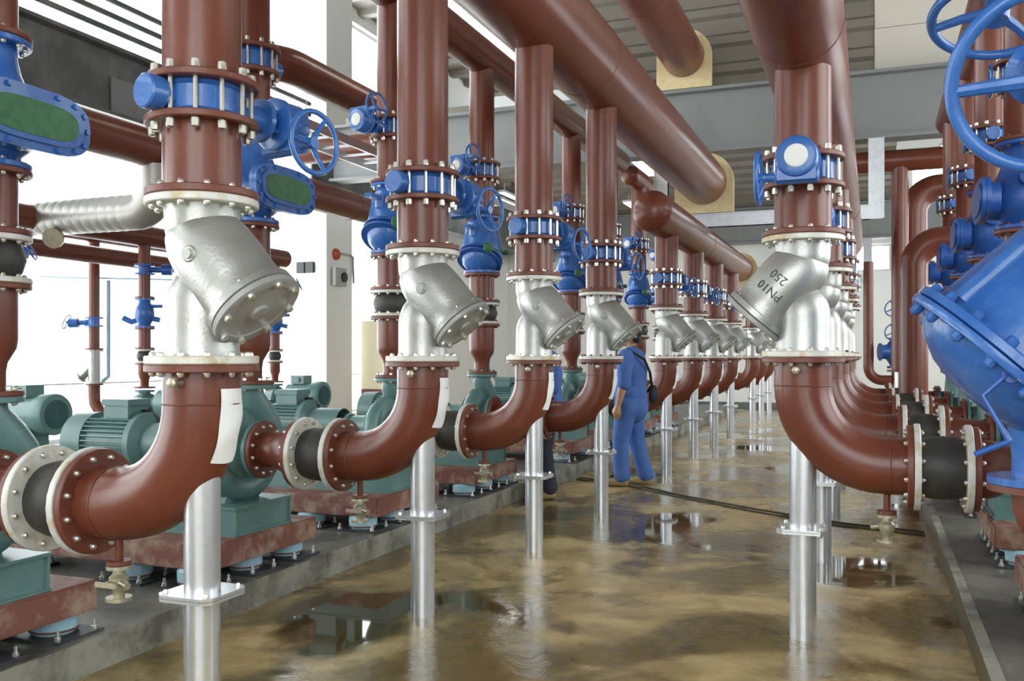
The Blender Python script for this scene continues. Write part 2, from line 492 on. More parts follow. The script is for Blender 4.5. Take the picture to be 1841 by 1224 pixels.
PX = -1.035     # suction face of the pump relative to the riser
def pump(L):
    zs = L.zI - ZAX + .012
    t = L.thing('centrifugal_pump', 'sea-green pump and motor set', 'pump', PX, 0, .39, 'pump sets')
    z0 = zs - .39                     # shaft height above the inertia block
    xv = -.165                        # plane of the volute
    flange(t, (-.027, 0, z0), RX, .165, .026, .09, 12, 'green', 0, 0)
    def casing(mb):
        mb.lathe([(-.03, .10), (-.075, .105), (-.10, .14), (-.12, .205), (-.145, .235), (-.19, .235), (-.215, .20), (-.235, .13)][::-1], (0, 0, z0), (1, 0, 0), 36)
        pts, rr = [], []
        nseg = 30
        for i in range(nseg + 1):
            f = i / nseg
            th = radians(20 + 250 * f)
            R = .185 + .075 * f
            pts.append((xv, -R * sin(th), z0 + R * cos(th))); rr.append(.045 + .062 * f)
        last = pts[-1]
        dyy = .11
        for (yy, zz, r) in ((.262, .06, .108), (.235, .125, .106), (.19, .19, .10), (.145, .245, .092), (dyy, .30, .084), (dyy, .345, .078)):
            pts.append((xv, yy, z0 + zz)); rr.append(r)
        mb.tube(pts, rr, 22)
    P('volute', ('vol', L.side), casing, 'green', t)
    ztop = 1.222 - .39
    flange(t, (xv, .11, ztop - .026), (0, 0, 0), .142, .026, .07, 8, 'green', L.lod, .054, .011, 0)
    P('bearing_housing', ('bh', L.side), lambda mb: (mb.lathe([(-.23, .13), (-.25, .155), (-.27, .155), (-.28, .105), (-.33, .085), (-.45, .08), (-.46, .095), (-.49, .095), (-.5, .06), (-.53, .03), (-.58, .03)][::-1],
                                                (0, 0, z0), (1, 0, 0), 28),
                                       mb.box((-.47, -.06, .165), (-.40, .06, z0 - .06))), 'green', t)
    P('coupling_guard', ('cg', L.side), lambda mb: (mb.lathe([(-.78, .118), (-.78, .125), (-.53, .125), (-.53, .118)], (0, 0, z0 + .01), (1, 0, 0), 28, caps=False, closed=True),
                                      mb.box((-.77, -.10, .165), (-.54, .10, z0 - .10))), 'green', t, label='green sheet guard over the coupling')
    r = .165
    def motor(mb):
        mb.lathe([(-1.36, .165), (-1.36, .172), (-1.22, .178), (-1.20, .178), (-1.20, .150), (-.86, .150), (-.86, .185), (-.82, .185), (-.79, .15), (-.775, .09), (-.76, .03)],
                 (0, 0, z0 + .012), (1, 0, 0), 40)
        for k in range(36):
            a = 2 * pi * (k + .5) / 36
            if 1.1 < a < 2.04: continue
            rot = Matrix.Rotation(a, 3, 'X')
            mb.box((-1.195, .146, -.0035), (-.865, .176, .0035), rot, (0, 0, z0 + .012))
        for sx in (-1.12, -.95):
            for sy in (-.15, .15):
                mb.box((sx - .03, sy - .045, .165), (sx + .03, sy + .045, z0 - .05))
    P('motor', ('mot', L.side), motor, 'green', t)
    P('fan_grille', ('fg', L.side), lambda mb: ([mb.tube([(0, q * cos(2 * pi * k / 28), q * sin(2 * pi * k / 28)) for k in range(28)], .004, 6, closed=True) for q in (.03, .06, .09, .12, .145)],
                                  mb.lathe([(.003, .15), (.006, .15)], d=(1, 0, 0), n=28)), 'greendark', t, (-1.368, 0, z0 + .012))
    tb = P('terminal_box', ('tb', L.side), lambda mb: (mb.box((-1.10, -.085, z0 + .155), (-.90, .085, z0 + .235)), mb.box((-1.11, -.095, z0 + .235), (-.89, .095, z0 + .275))), 'green', t, bevel=.006)
    P('power_cable', ('pc', L.side), lambda mb: mb.tube([(-.90, .03, z0 + .20), (-.84, .03, z0 + .20), (-.78, .04, z0 + .14), (-.75, .05, z0), (-.74, .06, .18)], .012, 8), 'black', tb)
    def frame(mb):
        mb.box((-1.30, -.27, .0), (.02, .27, .012))
        for y in (-.26, .25):
            mb.box((-1.30, y, .007), (.02, y + .012, .15))
        mb.box((-1.30, -.27, .15), (.02, .27, .165))
        for x in (-1.29, -.75, .005):
            mb.box((x - .012, -.25, .007), (x, .25, .15))
        mb.prism([(-.16, .165), (.16, .165), (.06, z0 - .12), (-.06, z0 - .12)], xv - .03, xv + .03, 'x')
    P('steel_base_frame', ('bf', L.side), frame, 'green', t)
    return t

def inertia(L, mounts):
    t = L.thing('inertia_base', 'worn red-oxide pump block', 'inertia block', PX, 0, .255, 'inertia blocks under the pumps')
    P('block', 'ib', lambda mb: mb.box((-1.72, -.5, 0), (.045, .5, .135)), 'inertia', t, bevel=.008)
    names = {(-.12, -.41): 'front near corner', (-.12, .41): 'front far corner',
             (-.12, 0): 'front middle', (-.55, -.41): 'near side', (-.55, .41): 'far side',
             (-1.4, -.41): 'rear near corner', (-1.4, .41): 'rear far corner'}
    for q in mounts:
        w = names[q] if L.sg > 0 else names[(q[0], -q[1] if q[1] else 0)]
        mt = T('spring_mount', 'pale blue mount at the %s of the pump block, %s' % (w, L.where.replace(' from the camera', '')), 'spring mount',
               L.at(PX + q[0], q[1], .15), L.rz, 'spring mounts, %s' % L.row)
        P('base_plate', 'mbp', lambda mb: mb.box((-.16, -.13, 0), (.16, .13, .012)), 'blackplate', mt)
        P('housing', 'mh', lambda mb: mb.lathe([(.012, .085), (.03, .088), (.032, .100), (.088, .102), (.095, .096), (.105, .09)], n=28), 'mount', mt)
        P('red_ring', 'mr', lambda mb: mb.lathe([(.026, .1035), (.034, .1035)], n=28), 'oxide_flange', mt)
        if L.lod > 0:
            for sx in (-1, 1):
                for sy in (-1, 1):
                    P('bolt', 'mbt', lambda mb: mb.lathe([(0, .015), (.014, .015), (.014, .008), (.04, .008)], n=8), 'zinc', mt, (.13 * sx, .10 * sy, .012))
    return t

BD = Vector((.67, 0, -.743)); BE = Vector((.743, 0, .67))
def strainer(L):
    t = L.thing('y_strainer', 'silver Y-strainer with tilted round cover', 'strainer', 0, 0, L.zI, 'Y-strainers')
    n = 40 if L.lod > 1 else 26
    P('body', ('sb', n), lambda mb: mb.lathe([(.02, .136), (.05, .130)] + [(.20 + .0075 * q, max(.072, .129 * sqrt(max(0, 1 - (q * .0075 / .165) ** 2)))) for q in range(23)] +
                                    [(.372 + .0075 * q, max(.072, .130 * sqrt(max(0, 1 - ((.50 - .372 - .0075 * q) / .128) ** 2)))) for q in range(18)] + [(.55, .132), (.575, .136)], n=n),
      'silver', t)
    C = Vector((0, 0, .455))
    br = P('branch', ('sbr', n), lambda mb: mb.lathe([(-.115, .005), (-.11, .04), (-.09, .080), (-.05, .118), (0, .139), (.06, .149), (.14, .152), (.24, .148), (.29, .146), (.305, .150),
                                       (.308, .166), (.335, .168), (.338, .160)], C, BD, n), 'silver', t)
    cv = P('cover', ('sc', n), lambda mb: mb.lathe([(.340, .165), (.343, .169), (.362, .169), (.366, .163), (.366, .128), (.3625, .124), (.3625, .040), (.365, .036), (.376, .034), (.378, .028)], C, BD, n), 'cast', t,
           label='grey round bolted cover')
    u, w, d = frame_for(BD)
    def cb(mb, a):
        o = C + BD * .364 + u * (.144 * cos(a)) + w * (.144 * sin(a))
        mb.lathe([(-.066, .010), (-.056, .007), (-.056, .006), (0, .006), (0, .0145), (.014, .014), (.018, .008)], o, BD, 8)
    nb = 8
    for k in range(nb):
        P('bolt', ('cb', k), lambda mb: cb(mb, 2 * pi * (k + .3) / nb), 'zinc', cv)
    if L.lod > 0:
        for sy in ((-1, 1) if L.side == 'left' else (-1,)):
            P('cast_boss', ('boss', sy), lambda mb: (mb.lathe([(.13, .030), (.152, .030), (.156, .026)], C + BD * .10, (0, sy, 0), 18),
                                               mb.lathe([(.15, .018), (.163, .018)], C + BD * .10, (0, sy, 0), 12)), 'silver', br)
    flange(t, (0, 0, .001), (0, 0, 0), .198, .030, .12, 12, 'silver_rust' if L.k % 2 == 0 else 'whiteflange', min(L.lod, 1), 0)
    flange(t, (0, 0, .564), (0, 0, 0), .198, .028, .12, 12, 'whiteflange' if L.side == 'left' else 'silver_rust', min(L.lod, 1), 0)
    if L.side == 'right' and L.k < 2:
        for txt, a0, off in (('PN10', .175, .02), ('250', .100, .03)):
            cu = bpy.data.curves.new('lettering', 'FONT'); cu.body = txt; cu.size = .062; cu.extrude = .003
            cu.align_x = 'CENTER'; cu.resolution_u = 2
            tmp = bpy.data.objects.new('lettering', cu); COL.objects.link(tmp)
            bpy.context.view_layer.update()
            me = bpy.data.meshes.new_from_object(tmp.evaluated_get(bpy.context.evaluated_depsgraph_get()))
            bpy.data.objects.remove(tmp)
            bm = bmesh.new(); bm.from_mesh(me)
            bmesh.ops.subdivide_edges(bm, edges=[e for e in bm.edges if e.calc_length() > .012], cuts=2)
            for v in bm.verts:
                r = .1495 + v.co.z
                ph = (v.co.x + off) / .15
                v.co = C + BD * (a0 + v.co.y) + Vector((0, 1, 0)) * (r * cos(ph)) + BE * (r * sin(ph))
            bm.to_mesh(me); bm.free()
            me.materials.clear(); me.materials.append(M['ink'])
            o = bpy.data.objects.new('lettering', me); COL.objects.link(o); o.parent = br
    return t

def spool_v(L):
    z = L.zI + .593
    H = 2.235 - z
    t = L.thing('pipe_spool', 'red-oxide spool above the strainer', 'pipe spool', 0, 0, z, 'pipe spools above strainers')
    P('tube', ('sv', L.side), lambda mb: mb.lathe([(.0, .137), (H, .137)], n=40 if L.lod > 1 else 26, caps=False), 'oxide', t)
    flange(t, (0, 0, 0), (0, 0, 0), .198, .028, .137, 12, 'oxide_flange', L.lod, .058, bolt_z=-.029)
    flange(t, (0, 0, H - .026), (0, 0, 0), .198, .026, .137, 12, 'oxide_flange', min(L.lod, 1), 0)
    return t

def butterfly(L, x, y, z, sc, label, group, flip=False, dial=True):
    """wafer body between flanges, 0.115 tall, stem along local y, gearbox at +y, wheel facing local +x"""
    t = L.thing('butterfly_valve', label, 'valve', x, y, z + (.113 if flip else 0), group)
    t.scale = (sc, sc, sc)
    sw = radians(-13) if L.side == 'left' else 0.0
    t.rotation_euler = (pi if flip else 0, 0, L.rz + (sw if flip else sw))
    h = .113 / sc
    k = ('bv', sc, L.lod > 1)
    P('wafer_body', k, lambda mb: (mb.lathe([(.0, .12), (.0, .150), (.012, .157), (.018, .147), (h - .018, .147), (h - .012, .157), (h, .150), (h, .12)], n=36, caps=False, closed=True),
                             mb.lathe([(.10, .07), (.135, .06), (.185, .052), (.255, .050)], (0, 0, h / 2), (0, 1, 0), 20),
                             mb.lathe([(.255, .082), (.275, .082)], (0, 0, h / 2), (0, 1, 0), 24)), 'blue', t)
    P('stem_boss', k, lambda mb: mb.lathe([(.12, .045), (.155, .046), (.175, .056), (.180, .060), (.235, .060), (.241, .054)], (0, 0, h / 2), (0, -1, 0), 24), 'blue', t)
    def gear(mb):
        for q in range(4):
            a = pi / 4 + pi / 2 * q
            mb.cyl((.05 * cos(a), .272, h / 2 + .05 * sin(a)), (.05 * cos(a), .325, h / 2 + .05 * sin(a)), .010, n=8)
        mb.cyl((0, .27, h / 2), (0, .33, h / 2), .02, n=10)
        mb.lathe([(.322, .095), (.327, .102), (.345, .102), (.348, .094), (.43, .094), (.44, .088), (.445, .075)], (0, 0, h / 2), (0, 1, 0), 28)
        mb.lathe([(-.095, .03), (-.09, .036), (.09, .036), (.095, .03), (.10, .022), (.155, .018)], (0, .385, h / 2 - .082), (1, 0, 0), 18)
        mb.box((-.085, .345, h / 2 - .105), (.085, .43, h / 2))
    P('gearbox', k, gear, 'blue', t)
    if dial:
        P('position_dial', k, lambda mb: mb.lathe([(.444, .052), (.450, .052), (.452, .046)], (0, 0, h / 2), (0, 1, 0), 24), 'dial', t)
    P('handwheel', k, lambda mb: wheel_geo(mb, .118, .0105, 3, .022, .018), 'blue', t, (.170, .385, h / 2 - .082), RX)
    nb = 12
    def rod(mb, a):
        x_, y_ = .170 * cos(a), .170 * sin(a)
        mb.lathe([(-.062, .008), (-.058, .0145), (-.045, .016), (-.031, .016), (-.031, .0085), (h + .031, .0085), (h + .031, .016), (h + .045, .016), (h + .058, .0145), (h + .062, .008)],
                 (x_, y_, 0), (0, 0, 1), 8)
    angs = [2 * pi * (q + .5) / nb for q in range(nb)]
    for a in angs:
        P('tie_rod', (k, round(a, 3)), lambda mb: rod(mb, a), 'zinc', t)
    return t

def riser(L, x, y, z, top, r, label, group, name='riser_pipe'):
    t = L.thing(name, label, 'pipe', x, y, z, group)
    H = top - z
    P('tube', ('rz', round(H, 3), r), lambda mb: mb.lathe([(0, r), (H, r)], n=36 if L.lod > 1 else 24), 'oxide', t)
    flange(t, (0, 0, 0), (0, 0, 0), r + .061, .026, r, 12, 'oxide_flange', min(L.lod, 1), 0)
    return t

DX, DY = PX - .165, .11
def check_a(L, z, h):
    bl = 'blue' if L.side == 'left' else 'bluedark'
    t = L.thing('check_valve', 'blue valve with green plate' if L.side == 'left' else 'dark blue valve with side cover', 'valve', DX, DY, z, 'blue check valves')
    flange(t, (0, 0, 0), (0, 0, 0), .170, .026, .10, 8, bl, min(L.lod, 1), 0)
    flange(t, (0, 0, h - .026), (0, 0, 0), .170, .026, .10, 8, bl, min(L.lod, 1), 0)
    def body(mb):
        mb.lathe([(.02, .118), (.05, .125), (.09, .17), (.14, .20), (.24, .20), (.29, .175), (.40, .130), (.46, .116), (h - .02, .112)], n=32)
        mb.tube([(.0, 0, .19), (.10, 0, .19), (.20, 0, .19)], [.13, .13, .12], 24)
        for sy in (-1, 1):
            mb.lathe([(.15, .06), (.235, .06), (.24, .052)], (0, 0, .30), (0, sy, 0), 18)
    P('body', 'ca', body, bl, t)
    def oval(mb, a, b, x0, x1, n=32):
        pts = []
        for q in range(n):
            th = 2 * pi * q / n
            cx, cy = cos(th), sin(th)
            e = .55
            pts.append((a * math.copysign(abs(cx) ** e, cx), .19 + b * math.copysign(abs(cy) ** .7, cy)))
        mb.prism(pts, x0, x1, 'x')
    c = P('cover', 'cac', lambda mb: (oval(mb, .20, .105, .15, .218), oval(mb, .295, .130, .214, .238), oval(mb, .295, .130, .240, .262), oval(mb, .25, .095, .26, .275)), bl, t)
    if L.side == 'left': P('green_plate', 'cap', lambda mb: oval(mb, .215, .072, .274, .279, 40), 'plate', c, label='blank green nameplate')
    def cb(mb, q):
        th = 2 * pi * q / 14
        cx, cy = cos(th), sin(th)
        y = .272 * math.copysign(abs(cx) ** .55, cx); zz = .19 + .112 * math.copysign(abs(cy) ** .7, cy)
        mb.lathe([(.20, .007), (.212, .007), (.212, .006), (.262, .006), (.262, .013), (.276, .012)], (0, y, zz), (1, 0, 0), 6)
    if L.lod > 1:
        for q in range(14): P('bolt', ('cab', q), lambda mb: cb(mb, q), bl, c)
    return t

def check_b(L, z, h):
    t = L.thing('check_valve', 'blue cone valve with green knob', 'valve', DX, DY, z, 'blue check valves')
    flange(t, (0, 0, 0), (0, 0, 0), .170, .026, .10, 8, 'blue', min(L.lod, 1), 0)
    flange(t, (0, 0, h - .026), (0, 0, 0), .165, .026, .10, 8, 'blue', min(L.lod, 1), 0)
    P('cone_body', 'cb', lambda mb: (mb.lathe([(.02, .125), (.05, .155), (.08, .18), (.13, .198), (.16, .205), (.20, .203), (.42, .155), (h - .06, .128), (h - .02, .115)], n=30),
                                    mb.box((-.05, -.34, .395), (.01, -.10, .425)), mb.cyl((-.02, -.16, .34), (-.02, -.16, .44), .035, n=12)), 'blue', t)
    P('tilted_flange', 'ctf', lambda mb: [mb.lathe([(q - .010, .10), (q - .010, .212), (q, .216), (q + .010, .212), (q + .010, .10)], (0, -.055, .125), (0, .55, .83), 30) for q in (-.022, .022)], 'bluedark', t)
    P('green_knob', 'cgk', lambda mb: mb.lathe([(0, .048), (.02, .048), (.026, .04)], (.14, -.19, .22), (.8, -.6, 0), 20), 'plate', t)
    P('link_rod', 'clr', lambda mb: (mb.cyl((.155, -.17, .21), (.215, .06, .20), .012, n=8), mb.cyl((.19, .07, .20), (.235, .08, .20), .026, n=12)), 'plate', t)
    return t

def discharge(L, kind, ztop):
    lod = L.lod
    z = 1.2225
    t = L.thing('discharge_reducer', 'bottle-shaped red-oxide reducer', 'pipe reducer', DX, DY, z, 'discharge reducers')
    P('tube', 'dr', lambda mb: mb.lathe([(0, .072), (.10, .072), (.14, .078), (.20, .112), (.235, .118), (.47, .118)], n=32, caps=False), 'oxide', t)
    flange(t, (0, 0, 0), (0, 0, 0), .142, .024, .072, 8, 'oxide_flange', min(lod, 1), 0)
    flange(t, (0, 0, .446), (0, 0, 0), .170, .024, .118, 12, 'oxide_flange', lod, .050, .011, 0.0)
    t = L.thing('rubber_joint', 'upright black rubber ball joint', 'rubber joint', DX, DY, z + .471, 'discharge rubber joints')
    P('bellows', 'rv', lambda mb: mb.lathe([(.022, .118), (.05, .135), (.10, .150), (.15, .135), (.178, .118)], n=32), 'rubber', t)
    flange(t, (0, 0, 0), (0, 0, 0), .172, .024, .118, 12, 'whiteflange', min(lod, 1), 0)
    flange(t, (0, 0, .176), (0, 0, 0), .172, .024, .118, 12, 'whiteflange', lod, .050, .011, 0.0)
    z1 = z + .672; H = 2.17 - z1
    t = L.thing('discharge_spool', 'red-oxide spool below the check valve', 'pipe spool', DX, DY, z1, 'lower discharge spools')
    P('tube', 'ds', lambda mb: mb.lathe([(0, .118), (H, .118)], n=32, caps=False), 'oxide', t)
    flange(t, (0, 0, 0), (0, 0, 0), .172, .024, .118, 12, 'oxide_flange', min(lod, 1), 0)
    flange(t, (0, 0, H - .024), (0, 0, 0), .172, .024, .118, 12, 'oxide_flange', lod, .052, .011, 0.0)
    (check_a if kind == 'a' else check_b)(L, 2.171, .54)
    z2 = 2.712; H2 = 3.075 - z2
    t = L.thing('discharge_spool', 'red-oxide spool above the check valve', 'pipe spool', DX, DY, z2, 'upper discharge spools')
    P('tube', 'du', lambda mb: mb.lathe([(0, .118), (H2, .118)], n=32, caps=False), 'oxide', t)
    flange(t, (0, 0, 0), (0, 0, 0), .172, .024, .118, 12, 'oxide_flange', lod, .052, .011, -.026)
    flange(t, (0, 0, H2 - .026), (0, 0, 0), .178, .026, .118, 12, 'oxide_flange', min(lod, 1), 0)
    butterfly(L, DX, DY, 3.076, .90, 'high blue discharge butterfly valve', 'high butterfly valves', flip=True)
    riser(L, DX, DY, 3.19, ztop, .118, 'red-oxide top discharge pipe', 'discharge riser pipes', 'discharge_pipe')

# ------------------------------------------------------------------ the pump lines
LEFT_Y = [2.716, 4.476, 6.236, 7.996, 10.80, 12.57, 14.33, 16.10, 19.20, 20.80, 22.40]
RIGHT_Y = [4.80, 6.62, 8.43, 10.20, 12.0]
ALLM = [(-.12, -.41), (-.12, 0), (-.12, .41), (-.55, -.41), (-.55, .41), (-1.4, -.41), (-1.4, .41)]
FRONT = [(-.12, -.41), (-.12, .41)]
HEAD_Z, HEAD_R = 3.88, .325
LOW_Z, LOW_R = 2.98, .225

for k, Y in enumerate(LEFT_Y):
    lod = 2 if k < 3 else (1 if k < 8 else 0)
    L = Line('left', k, Y, lod)
    support(L); elbow(L); rubber_h(L); strainer(L); spool_v(L)
    butterfly(L, 0, 0, 2.236, 1.0, 'blue butterfly valve with handwheel', 'butterfly valves above strainers', dial=True)
    top = HEAD_Z - HEAD_R + .04 if k < 4 else LOW_Z - LOW_R + .03
    riser(L, 0, 0, 2.350, top, .137, 'tall red-oxide riser pipe', 'riser pipes')
    if k < 5: drain(L)
    if k < 8:
        spool_h(L); pump(L)
        inertia(L, ALLM if k < 4 else FRONT)
        discharge(L, 'a' if k in (0, 1) else 'b', 4.09)

for k, Y in enumerate(RIGHT_Y):
    lod = 2 if k < 1 else 1
    L = Line('right', k, Y, lod)
    support(L); elbow(L); rubber_h(L); strainer(L); spool_v(L)
    butterfly(L, 0, 0, 2.236, 1.0, 'blue butterfly valve with handwheel', 'butterfly valves above strainers')
    riser(L, 0, 0, 2.350, 2.985 - .215 + .03, .137, 'tall red-oxide riser pipe', 'riser pipes')
    drain(L); spool_h(L); pump(L)
    inertia(L, ALLM[:5] if k < 3 else FRONT)
    if k > 0:
        discharge(L, 'a', 4.09)

# ------------------------------------------------------------------ overhead headers
def header(name, label, x, z, r, y0, y1, cap0=False, cap1=False, n=48):
    t = T(name, label, 'pipe', (x, y0, z))
    Lh = y1 - y0
    prof = [(0, r), (Lh, r)]
    if cap0: prof = [(-r * .75, r * .12), (-r * .7, r * .45), (-r * .5, r * .78), (-r * .25, r * .95)] + prof
    if cap1: prof = prof + [(Lh + r * .25, r * .95), (Lh + r * .5, r * .78), (Lh + r * .7, r * .45), (Lh + r * .75, r * .12)]
    P('tube', None, lambda mb: mb.lathe(prof, d=(0, 1, 0), n=n), 'oxide', t)
    yy = 3.0
    while yy < Lh - 1:
        P('weld_seam', None, lambda mb: mb.tube([(r * cos(2 * pi * k / 48), yy, r * sin(2 * pi * k / 48)) for k in range(48)], .004, 6, closed=True), 'oxide_flange', t)
        yy += 5.9
    return t
header('header_pipe', 'huge red-oxide overhead pipe above the near left-hand risers', -2.25, HEAD_Z, HEAD_R, -1.5, 13.38)
header('header_pipe', 'overhead red-oxide pipe above the fifth to eighth left-hand risers', -2.25, LOW_Z, LOW_R, 10.05, 17.35, cap0=True)
header('header_pipe', 'farthest short overhead pipe above the last three left-hand risers', -2.25, LOW_Z, LOW_R, 18.6, 23.0, cap0=True, cap1=True)
header('header_pipe', 'thick red-oxide overhead pipe above the right-hand risers', -.335, 2.985, .215, 1.6, 13.9, cap0=True, cap1=True)
header('header_pipe', 'highest red-oxide pipe, ending in a pale block on the steel beam', -2.55, 5.73, .30, 2.0, 13.45)
header('discharge_header', 'red-oxide collecting pipe above the left-hand discharge pipes', DX - 2.25, 4.22, .165, 0.5, 13.2, cap1=True)
header('discharge_header', 'short collecting pipe above the farthest blue discharge valves, beyond the beam', DX - 2.25, 4.15, .15, 13.9, 16.8, cap0=True, cap1=True)
header('discharge_header', 'red-oxide collecting pipe above the right-hand discharge pipes', -.32 - DX, 4.22, .165, 3.0, 12.4, cap0=True, cap1=True)
header('distribution_pipe', 'long red-oxide pipe low behind the left-hand pumps', -5.66, 3.14, .162, 0.5, 11.5, cap1=True)
t = T('distribution_pipe', 'high red-oxide pipe with bends, behind the second blue valve stack', 'pipe', (-5.0, 6.9, 4.06))
def hp(mb):
    pts = [(-.9, 0, .0), (-.45, 0, 0)]
    for k in range(1, 9):
        a = pi / 2 * k / 8
        pts.append((-.45 + .45 * sin(a), .45 - .45 * cos(a), 0))
    pts += [(0, 3.0, 0)]
    for k in range(1, 9):
        a = pi / 2 * k / 8
        pts.append((-.45 + .45 * cos(a), 3.0 + .45 * sin(a), 0))
    pts += [(-2.0, 3.45, 0)]
    mb.tube(pts, .162, 28)
P('tube', None, hp, 'oxide', t)

# right-hand cross pipe and its drop
t = T('cross_pipe', 'red-oxide cross pipe with a vertical drop, behind the metal hanger frame', 'pipe', (.36, 14.05, 1.2))
P('horizontal_run', None, lambda mb: mb.lathe([(-1.0, .15), (3.6, .15)], (0, 0, 2.92), (1, 0, 0), 28), 'oxide', t)
P('drop', None, lambda mb: mb.lathe([(0, .112), (2.92, .112)], n=28), 'oxide', t)
P('foot_flange', None, lambda mb: mb.lathe([(-.03, .17), (0, .17)], n=24), 'oxide_flange', t)
t2 = T('pipe_stand', 'steel stand carrying the right-hand cross pipe drop', 'support post', (.36, 14.05, .16))
P('tube', None, lambda mb: mb.lathe([(.02, .075), (1.01, .075)], n=20), 'post', t2)
P('base_plate', None, lambda mb: mb.box((-.14, -.14, 0), (.14, .14, .02)), 'post', t2)

def bend_pipe(name, label, loc, pts, r, rr=None):
    t = T(name, label, 'pipe', loc)
    P('tube', None, lambda mb: mb.tube(pts, rr or r, 26), 'oxide', t)
    return t
def arc(c, r, a0, a1, plane='xz', n=10):
    out = []
    for k in range(n + 1):
        a = radians(a0 + (a1 - a0) * k / n)
        p = (r * cos(a), r * sin(a))
        out.append((c[0] + p[0], c[1], c[2] + p[1]) if plane == 'xz' else (c[0] + p[0], c[1] + p[1], c[2]))
    return out
bend_pipe('elbow_pipe', 'red-oxide bent pipe glinting in front of the far bright window', (.55, 14.6, 0), [(0, 0, .3)] + arc((.35, 0, 3.45), .35, 180, 90) + [(2.5, 0, 3.80)], .19)
bend_pipe('elbow_pipe', 'red-oxide bent pipe beside the far blue valves on the right', (.42, 11.1, 0), [(0, 0, .2)] + arc((.3, 0, 2.35), .3, 180, 100) + [(.46, 0, 2.65)], .15)

t = T('stand_pipe', 'thin red-oxide stand pipe with a side bend near the end wall, right side', 'pipe', (.40, 17.0, 0))
P('upright', None, lambda mb: mb.lathe([(.0, .17), (.02, .17), (.02, .10), (1.18, .10), (1.18, .17), (1.20, .17)], n=22), 'oxide', t)
P('bend', None, lambda mb: mb.tube([(-.46, 0, 3.0), (-.46, 0, 1.3)] + [(-.24 - .22 * cos(pi / 2 * k / 8), 0, 1.2 - .22 * sin(pi / 2 * k / 8)) for k in range(9)] + [(-.09, 0, .98)], .085, 20), 'oxide', t)
t = T('gate_valve', 'far dark blue valve with two thin handwheels against the end wall', 'valve', (.40, 17.0, 1.201))
P('body', None, lambda mb: (mb.lathe([(0, .17), (.02, .17), (.03, .12), (.10, .16), (.16, .21), (.34, .21), (.42, .15), (.48, .10), (.48, .15), (.50, .15)], n=8), mb.lathe([(.1, .13), (.26, .12), (.28, .15), (.30, .15)], (0, 0, .26), (-1, -.3, 0), 18)), 'bluedark', t)
for zz in (.60, 1.0):
    P('yoke', None, lambda mb: mb.cyl((0, 0, .48 if zz < .8 else .62), (0, 0, zz + .06), .035, n=10), 'bluedark', t)
    P('handwheel', None, lambda mb: wheel_geo(mb, .15, .010, 4, .03, .01, 32), 'bluedark', t, (-.06, -.06, zz), (radians(70), 0, radians(-20)))
# ------------------------------------------------------------------ saddles and hanger frame
def saddle(label, x, y, zc, r, zb, w, thick=.07):
    t = T('saddle_block', label, 'pipe saddle', (x, y, zb), 0, 'pale pipe saddle blocks')
    def blk(mb):
        ro = w
        outer = [(-w, 0)] + [(ro * cos(a), (zc - zb) + ro * sin(a)) for a in [pi - pi * k / 20 for k in range(21)]] + [(w, 0)]
        mb.prism([(z, xx) for xx, z in reversed(outer)], 0, thick, 'y')
    P('block', None, blk, 'wood', t)
    return t
saddle('pale wooden block at the far end of the huge overhead pipe', -2.25, 13.39, HEAD_Z, HEAD_R, 3.435, .42)
saddle('pale wooden block on the steel beam at the end of the highest pipe', -2.55, 13.46, 5.73, .30, 5.27, .40)
saddle('pale wooden block far down the left-hand row', -2.25, 17.36, LOW_Z, LOW_R, 2.62, .30)

t = T('hanger_frame', 'bare metal channel frame hanging under the steel beam', 'hanger frame', (-1.39, 13.44, 3.235))
for xs, x0 in ((-1.52, 'a'), (1.40, 'b')):
    P('post', None, lambda mb: (mb.box((xs - .06, -.05, 0), (xs + .14, .05, 1.085)), mb.box((xs - .06, -.065, 0), (xs - .045, .065, 1.085)), mb.box((xs + .125, -.065, 0), (xs + .14, .065, 1.085))), 'alu', t)
P('cross_bar', None, lambda mb: (mb.box((-1.38, -.05, 0), (1.34, .05, .19)), mb.box((-1.38, -.065, 0), (1.34, .065, .015)), mb.box((-1.38, -.065, .175), (1.34, .065, .19))), 'alu', t)
t = T('hanger_frame', 'small far metal frame hanging from the farthest beam beside a bright window', 'hanger frame', (-.11, 24.7, 2.3))
P('post', None, lambda mb: mb.box((-.10, -.05, .0), (.10, .05, 2.02)), 'alu', t)
P('post', None, lambda mb: mb.box((-1.75, -.05, .95), (-1.55, .05, 2.02)), 'alu', t)
P('cross_bar', None, lambda mb: mb.box((-1.55, -.05, .95), (-.10, .05, 1.12)), 'alu', t)

# ------------------------------------------------------------------ near right-hand valve and handwheels
t = T('check_valve', 'big tilted blue valve with bolted flange at the right foreground', 'valve', (.60, 4.0, .907))
ax = Vector((.69, 0, .724)); fc = Vector((-.13, 0, .443))
def near_body(mb):
    mb.lathe([(.04, .36), (.07, .355), (.30, .335), (.62, .30), (.85, .27)], fc, ax, 44)
    for yy in (-.14, .06):
        mb.tube([fc + ax * .06 + Vector((-.20, yy - .05, .20)), fc + ax * .85 + Vector((-.17, yy - .05, .17))], .045, 12)
P('bonnet', None, near_body, 'blue', t)
fl = P('tilted_flange', None, lambda mb: (mb.lathe([(-.035, .30), (-.035, .415), (-.028, .42), (-.004, .42), (0, .41)], fc, ax, 48), mb.lathe([(.002, .41), (.006, .42), (.034, .42), (.04, .41), (.04, .30)], fc, ax, 48)), 'blue', t)
u_, w_, d_ = frame_for(ax)
